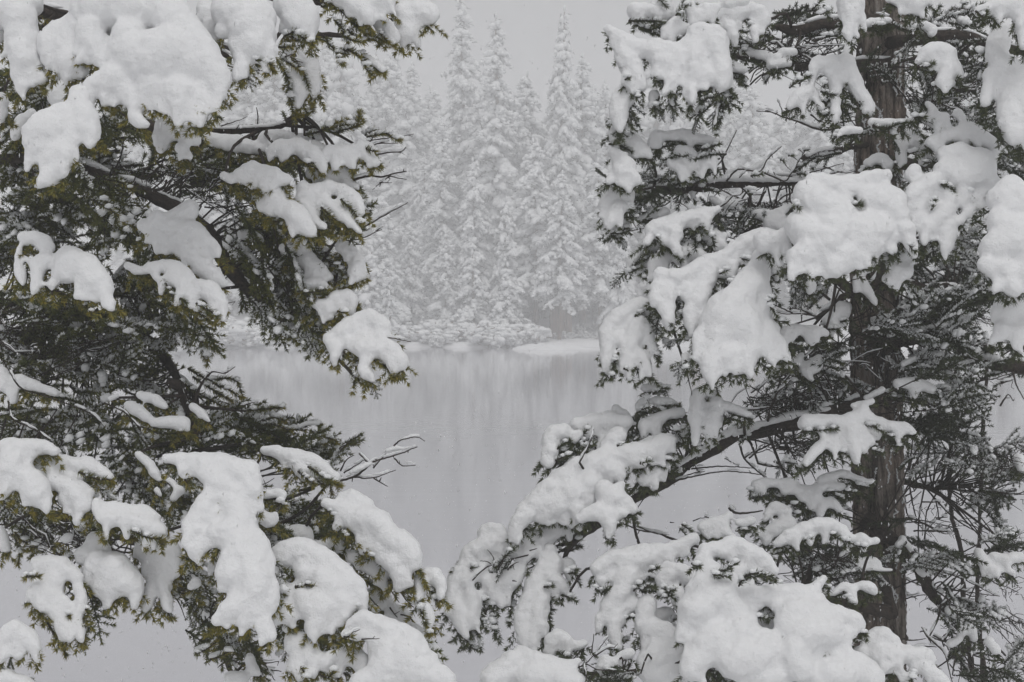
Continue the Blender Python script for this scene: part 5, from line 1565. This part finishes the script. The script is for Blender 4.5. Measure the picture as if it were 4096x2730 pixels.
# ------------------------------------------------------------------ snow loads: spheres fused into one soft body per bough
tex_big = bpy.data.textures.new('snow_lumps', 'CLOUDS')
tex_big.noise_scale = 0.085
tex_small = bpy.data.textures.new('snow_grain', 'CLOUDS')
tex_small.noise_scale = 0.022
jobs = []
for br in BR:
    ob = link('branch', br.bark.mesh('branch', BARK), ROOTS[br.tree])
    br.ob = ob
    if br.needles.n:
        nd = link('needles', br.needles.mesh('needles', NEEDLE['L' if br.tree == 'L' else 'R'], False), ob, kind='stuff')
    if br.dust.n:
        link('snow_dusting', br.dust.mesh('snow_dusting', DUST), ob, kind='stuff')
    if br.S:
        C = np.vstack(br.S)
        b = Bag()
        close = 0.0022 if float(np.median(C[:, 3])) > 0.012 else 0.0
        lumps(b, C[:, :3], np.repeat(C[:, 3:4] + close, 3, 1), 0.03, ICO2)
        so = link('snow_load', b.mesh('snow_load', SNOW, True), ob)
        big = float(np.percentile(C[:, 3], 82))
        vs = float(np.clip(big * 0.22, 0.0068, 0.0118))
        m = so.modifiers.new('fuse', 'REMESH')
        m.mode = 'VOXEL'
        m.voxel_size = vs
        m.use_smooth_shade = True
        if close:                                # closes pin holes between neighbouring fingers
            m = so.modifiers.new('draw_in', 'DISPLACE')
            m.direction = 'NORMAL'
            m.mid_level = 0.0
            m.strength = -close
        m = so.modifiers.new('soft', 'SMOOTH')
        m.factor = 0.5
        m.iterations = 6
        m = so.modifiers.new('lumps', 'DISPLACE')
        m.texture = tex_big
        m.texture_coords = 'GLOBAL'
        m.strength = min(0.038, big * 0.6)
        m.mid_level = 0.5
        m = so.modifiers.new('grain', 'DISPLACE')
        m.texture = tex_small
        m.texture_coords = 'GLOBAL'
        m.strength = min(0.009, big * 0.22)
        m.mid_level = 0.5
        jobs.append(so)
bpy.context.view_layer.update()
dg = bpy.context.evaluated_depsgraph_get()
for so in jobs:
    me = bpy.data.meshes.new_from_object(so.evaluated_get(dg))
    so.modifiers.clear()
    old = so.data
    nv_ = len(me.vertices)
    co = np.empty(nv_ * 3, np.float32)
    me.vertices.foreach_get('co', co)
    co = co.reshape(-1, 3)
    ne_ = len(me.edges)
    ed = np.empty(ne_ * 2, np.int32)
    me.edges.foreach_get('vertices', ed)
    ed = ed.reshape(-1, 2)
    lab = np.arange(nv_)
    while True:                                  # label the loose pieces
        m_ = np.minimum(lab[ed[:, 0]], lab[ed[:, 1]])
        new = lab.copy()
        np.minimum.at(new, ed[:, 0], m_)
        np.minimum.at(new, ed[:, 1], m_)
        new = new[new]
        if (new == lab).all():
            break
        lab = new
    lt = np.empty(len(me.polygons), np.int32)
    me.polygons.foreach_get('loop_total', lt)
    ls = np.empty(len(me.polygons), np.int32)
    me.polygons.foreach_get('loop_start', ls)
    vi = np.empty(len(me.loops), np.int32)
    me.loops.foreach_get('vertex_index', vi)
    first = True
    for u_ in np.unique(lab):
        sel = lab == u_
        if sel.sum() < 24:
            continue
        remap = np.cumsum(sel) - 1
        fs = []
        for k_ in (3, 4):
            p_ = np.where((lt == k_) & sel[vi[ls]])[0]
            if len(p_):
                fs.append(remap[vi[ls[p_][:, None] + np.arange(k_)[None]]])
        mm = mesh_from('snow_load', co[sel], fs, SNOW)
        if first:
            so.data = mm
            first = False
        else:
            link('snow_load', mm, so.parent)
    bpy.data.meshes.remove(me)
    bpy.data.meshes.remove(old)

# snow plastered in the bark of the big trunk
pl = Bag()
for k in range(150):
    z = rng.uniform(0.9, 4.6)
    a = rng.uniform(math.pi * 1.02, 2 * math.pi * 0.99)
    l_ = rng.uniform(0.02, 0.10)
    zs_ = np.linspace(z, z + l_, 5)
    ax = trunk_axis('R', zs_)
    pts = ax + np.stack((np.cos(a + 0.05 * rng.normal(size=5)) * 0.113, np.sin(a + 0.05 * rng.normal(size=5)) * 0.113, 0 * zs_), -1)
    V, F, _ = brush(pts, 900, 0.009, 0.0035, gold=0, tip=False)
    pl.add(V, F)
link('snow_patches', pl.mesh('snow_patches', DUST), trunk_r, kind='stuff')

# ------------------------------------------------------------------ falling snow
fl = Bag()
n = 20000
dd = 2.6 + 10.5 * rng.uniform(size=n) ** 0.7
C = unproject(rng.uniform(-500, 4600, n), rng.uniform(-400, 3100, n), dd)
C = C[C[:, 2] > 0.15]
s = 0.0010 + 0.0017 * rng.uniform(size=len(C)) ** 2
S = np.stack((s, s, s * rng.uniform(1.4, 2.8, len(C))), -1)
OCT = (np.array([(0.9, 0, 0), (-0.45, 0.8, 0), (-0.45, -0.8, 0), (0, 0, 1), (0, 0, -1)], float),
       np.array([(0, 1, 3), (1, 2, 3), (2, 0, 3), (1, 0, 4), (2, 1, 4), (0, 2, 4)]))
lumps(fl, C, S, 0.2, OCT)
link('falling_snow', fl.mesh('falling_snow', FLAKE), kind='stuff')
if __name__ != '__main__':
    cnt = {}
    for m in bpy.data.meshes:
        cnt[m.name.split('.')[0]] = cnt.get(m.name.split('.')[0], 0) + sum(len(p.vertices) - 2 for p in m.polygons)
    print('TRIS', sum(cnt.values()), sorted(cnt.items(), key=lambda q: -q[1]))
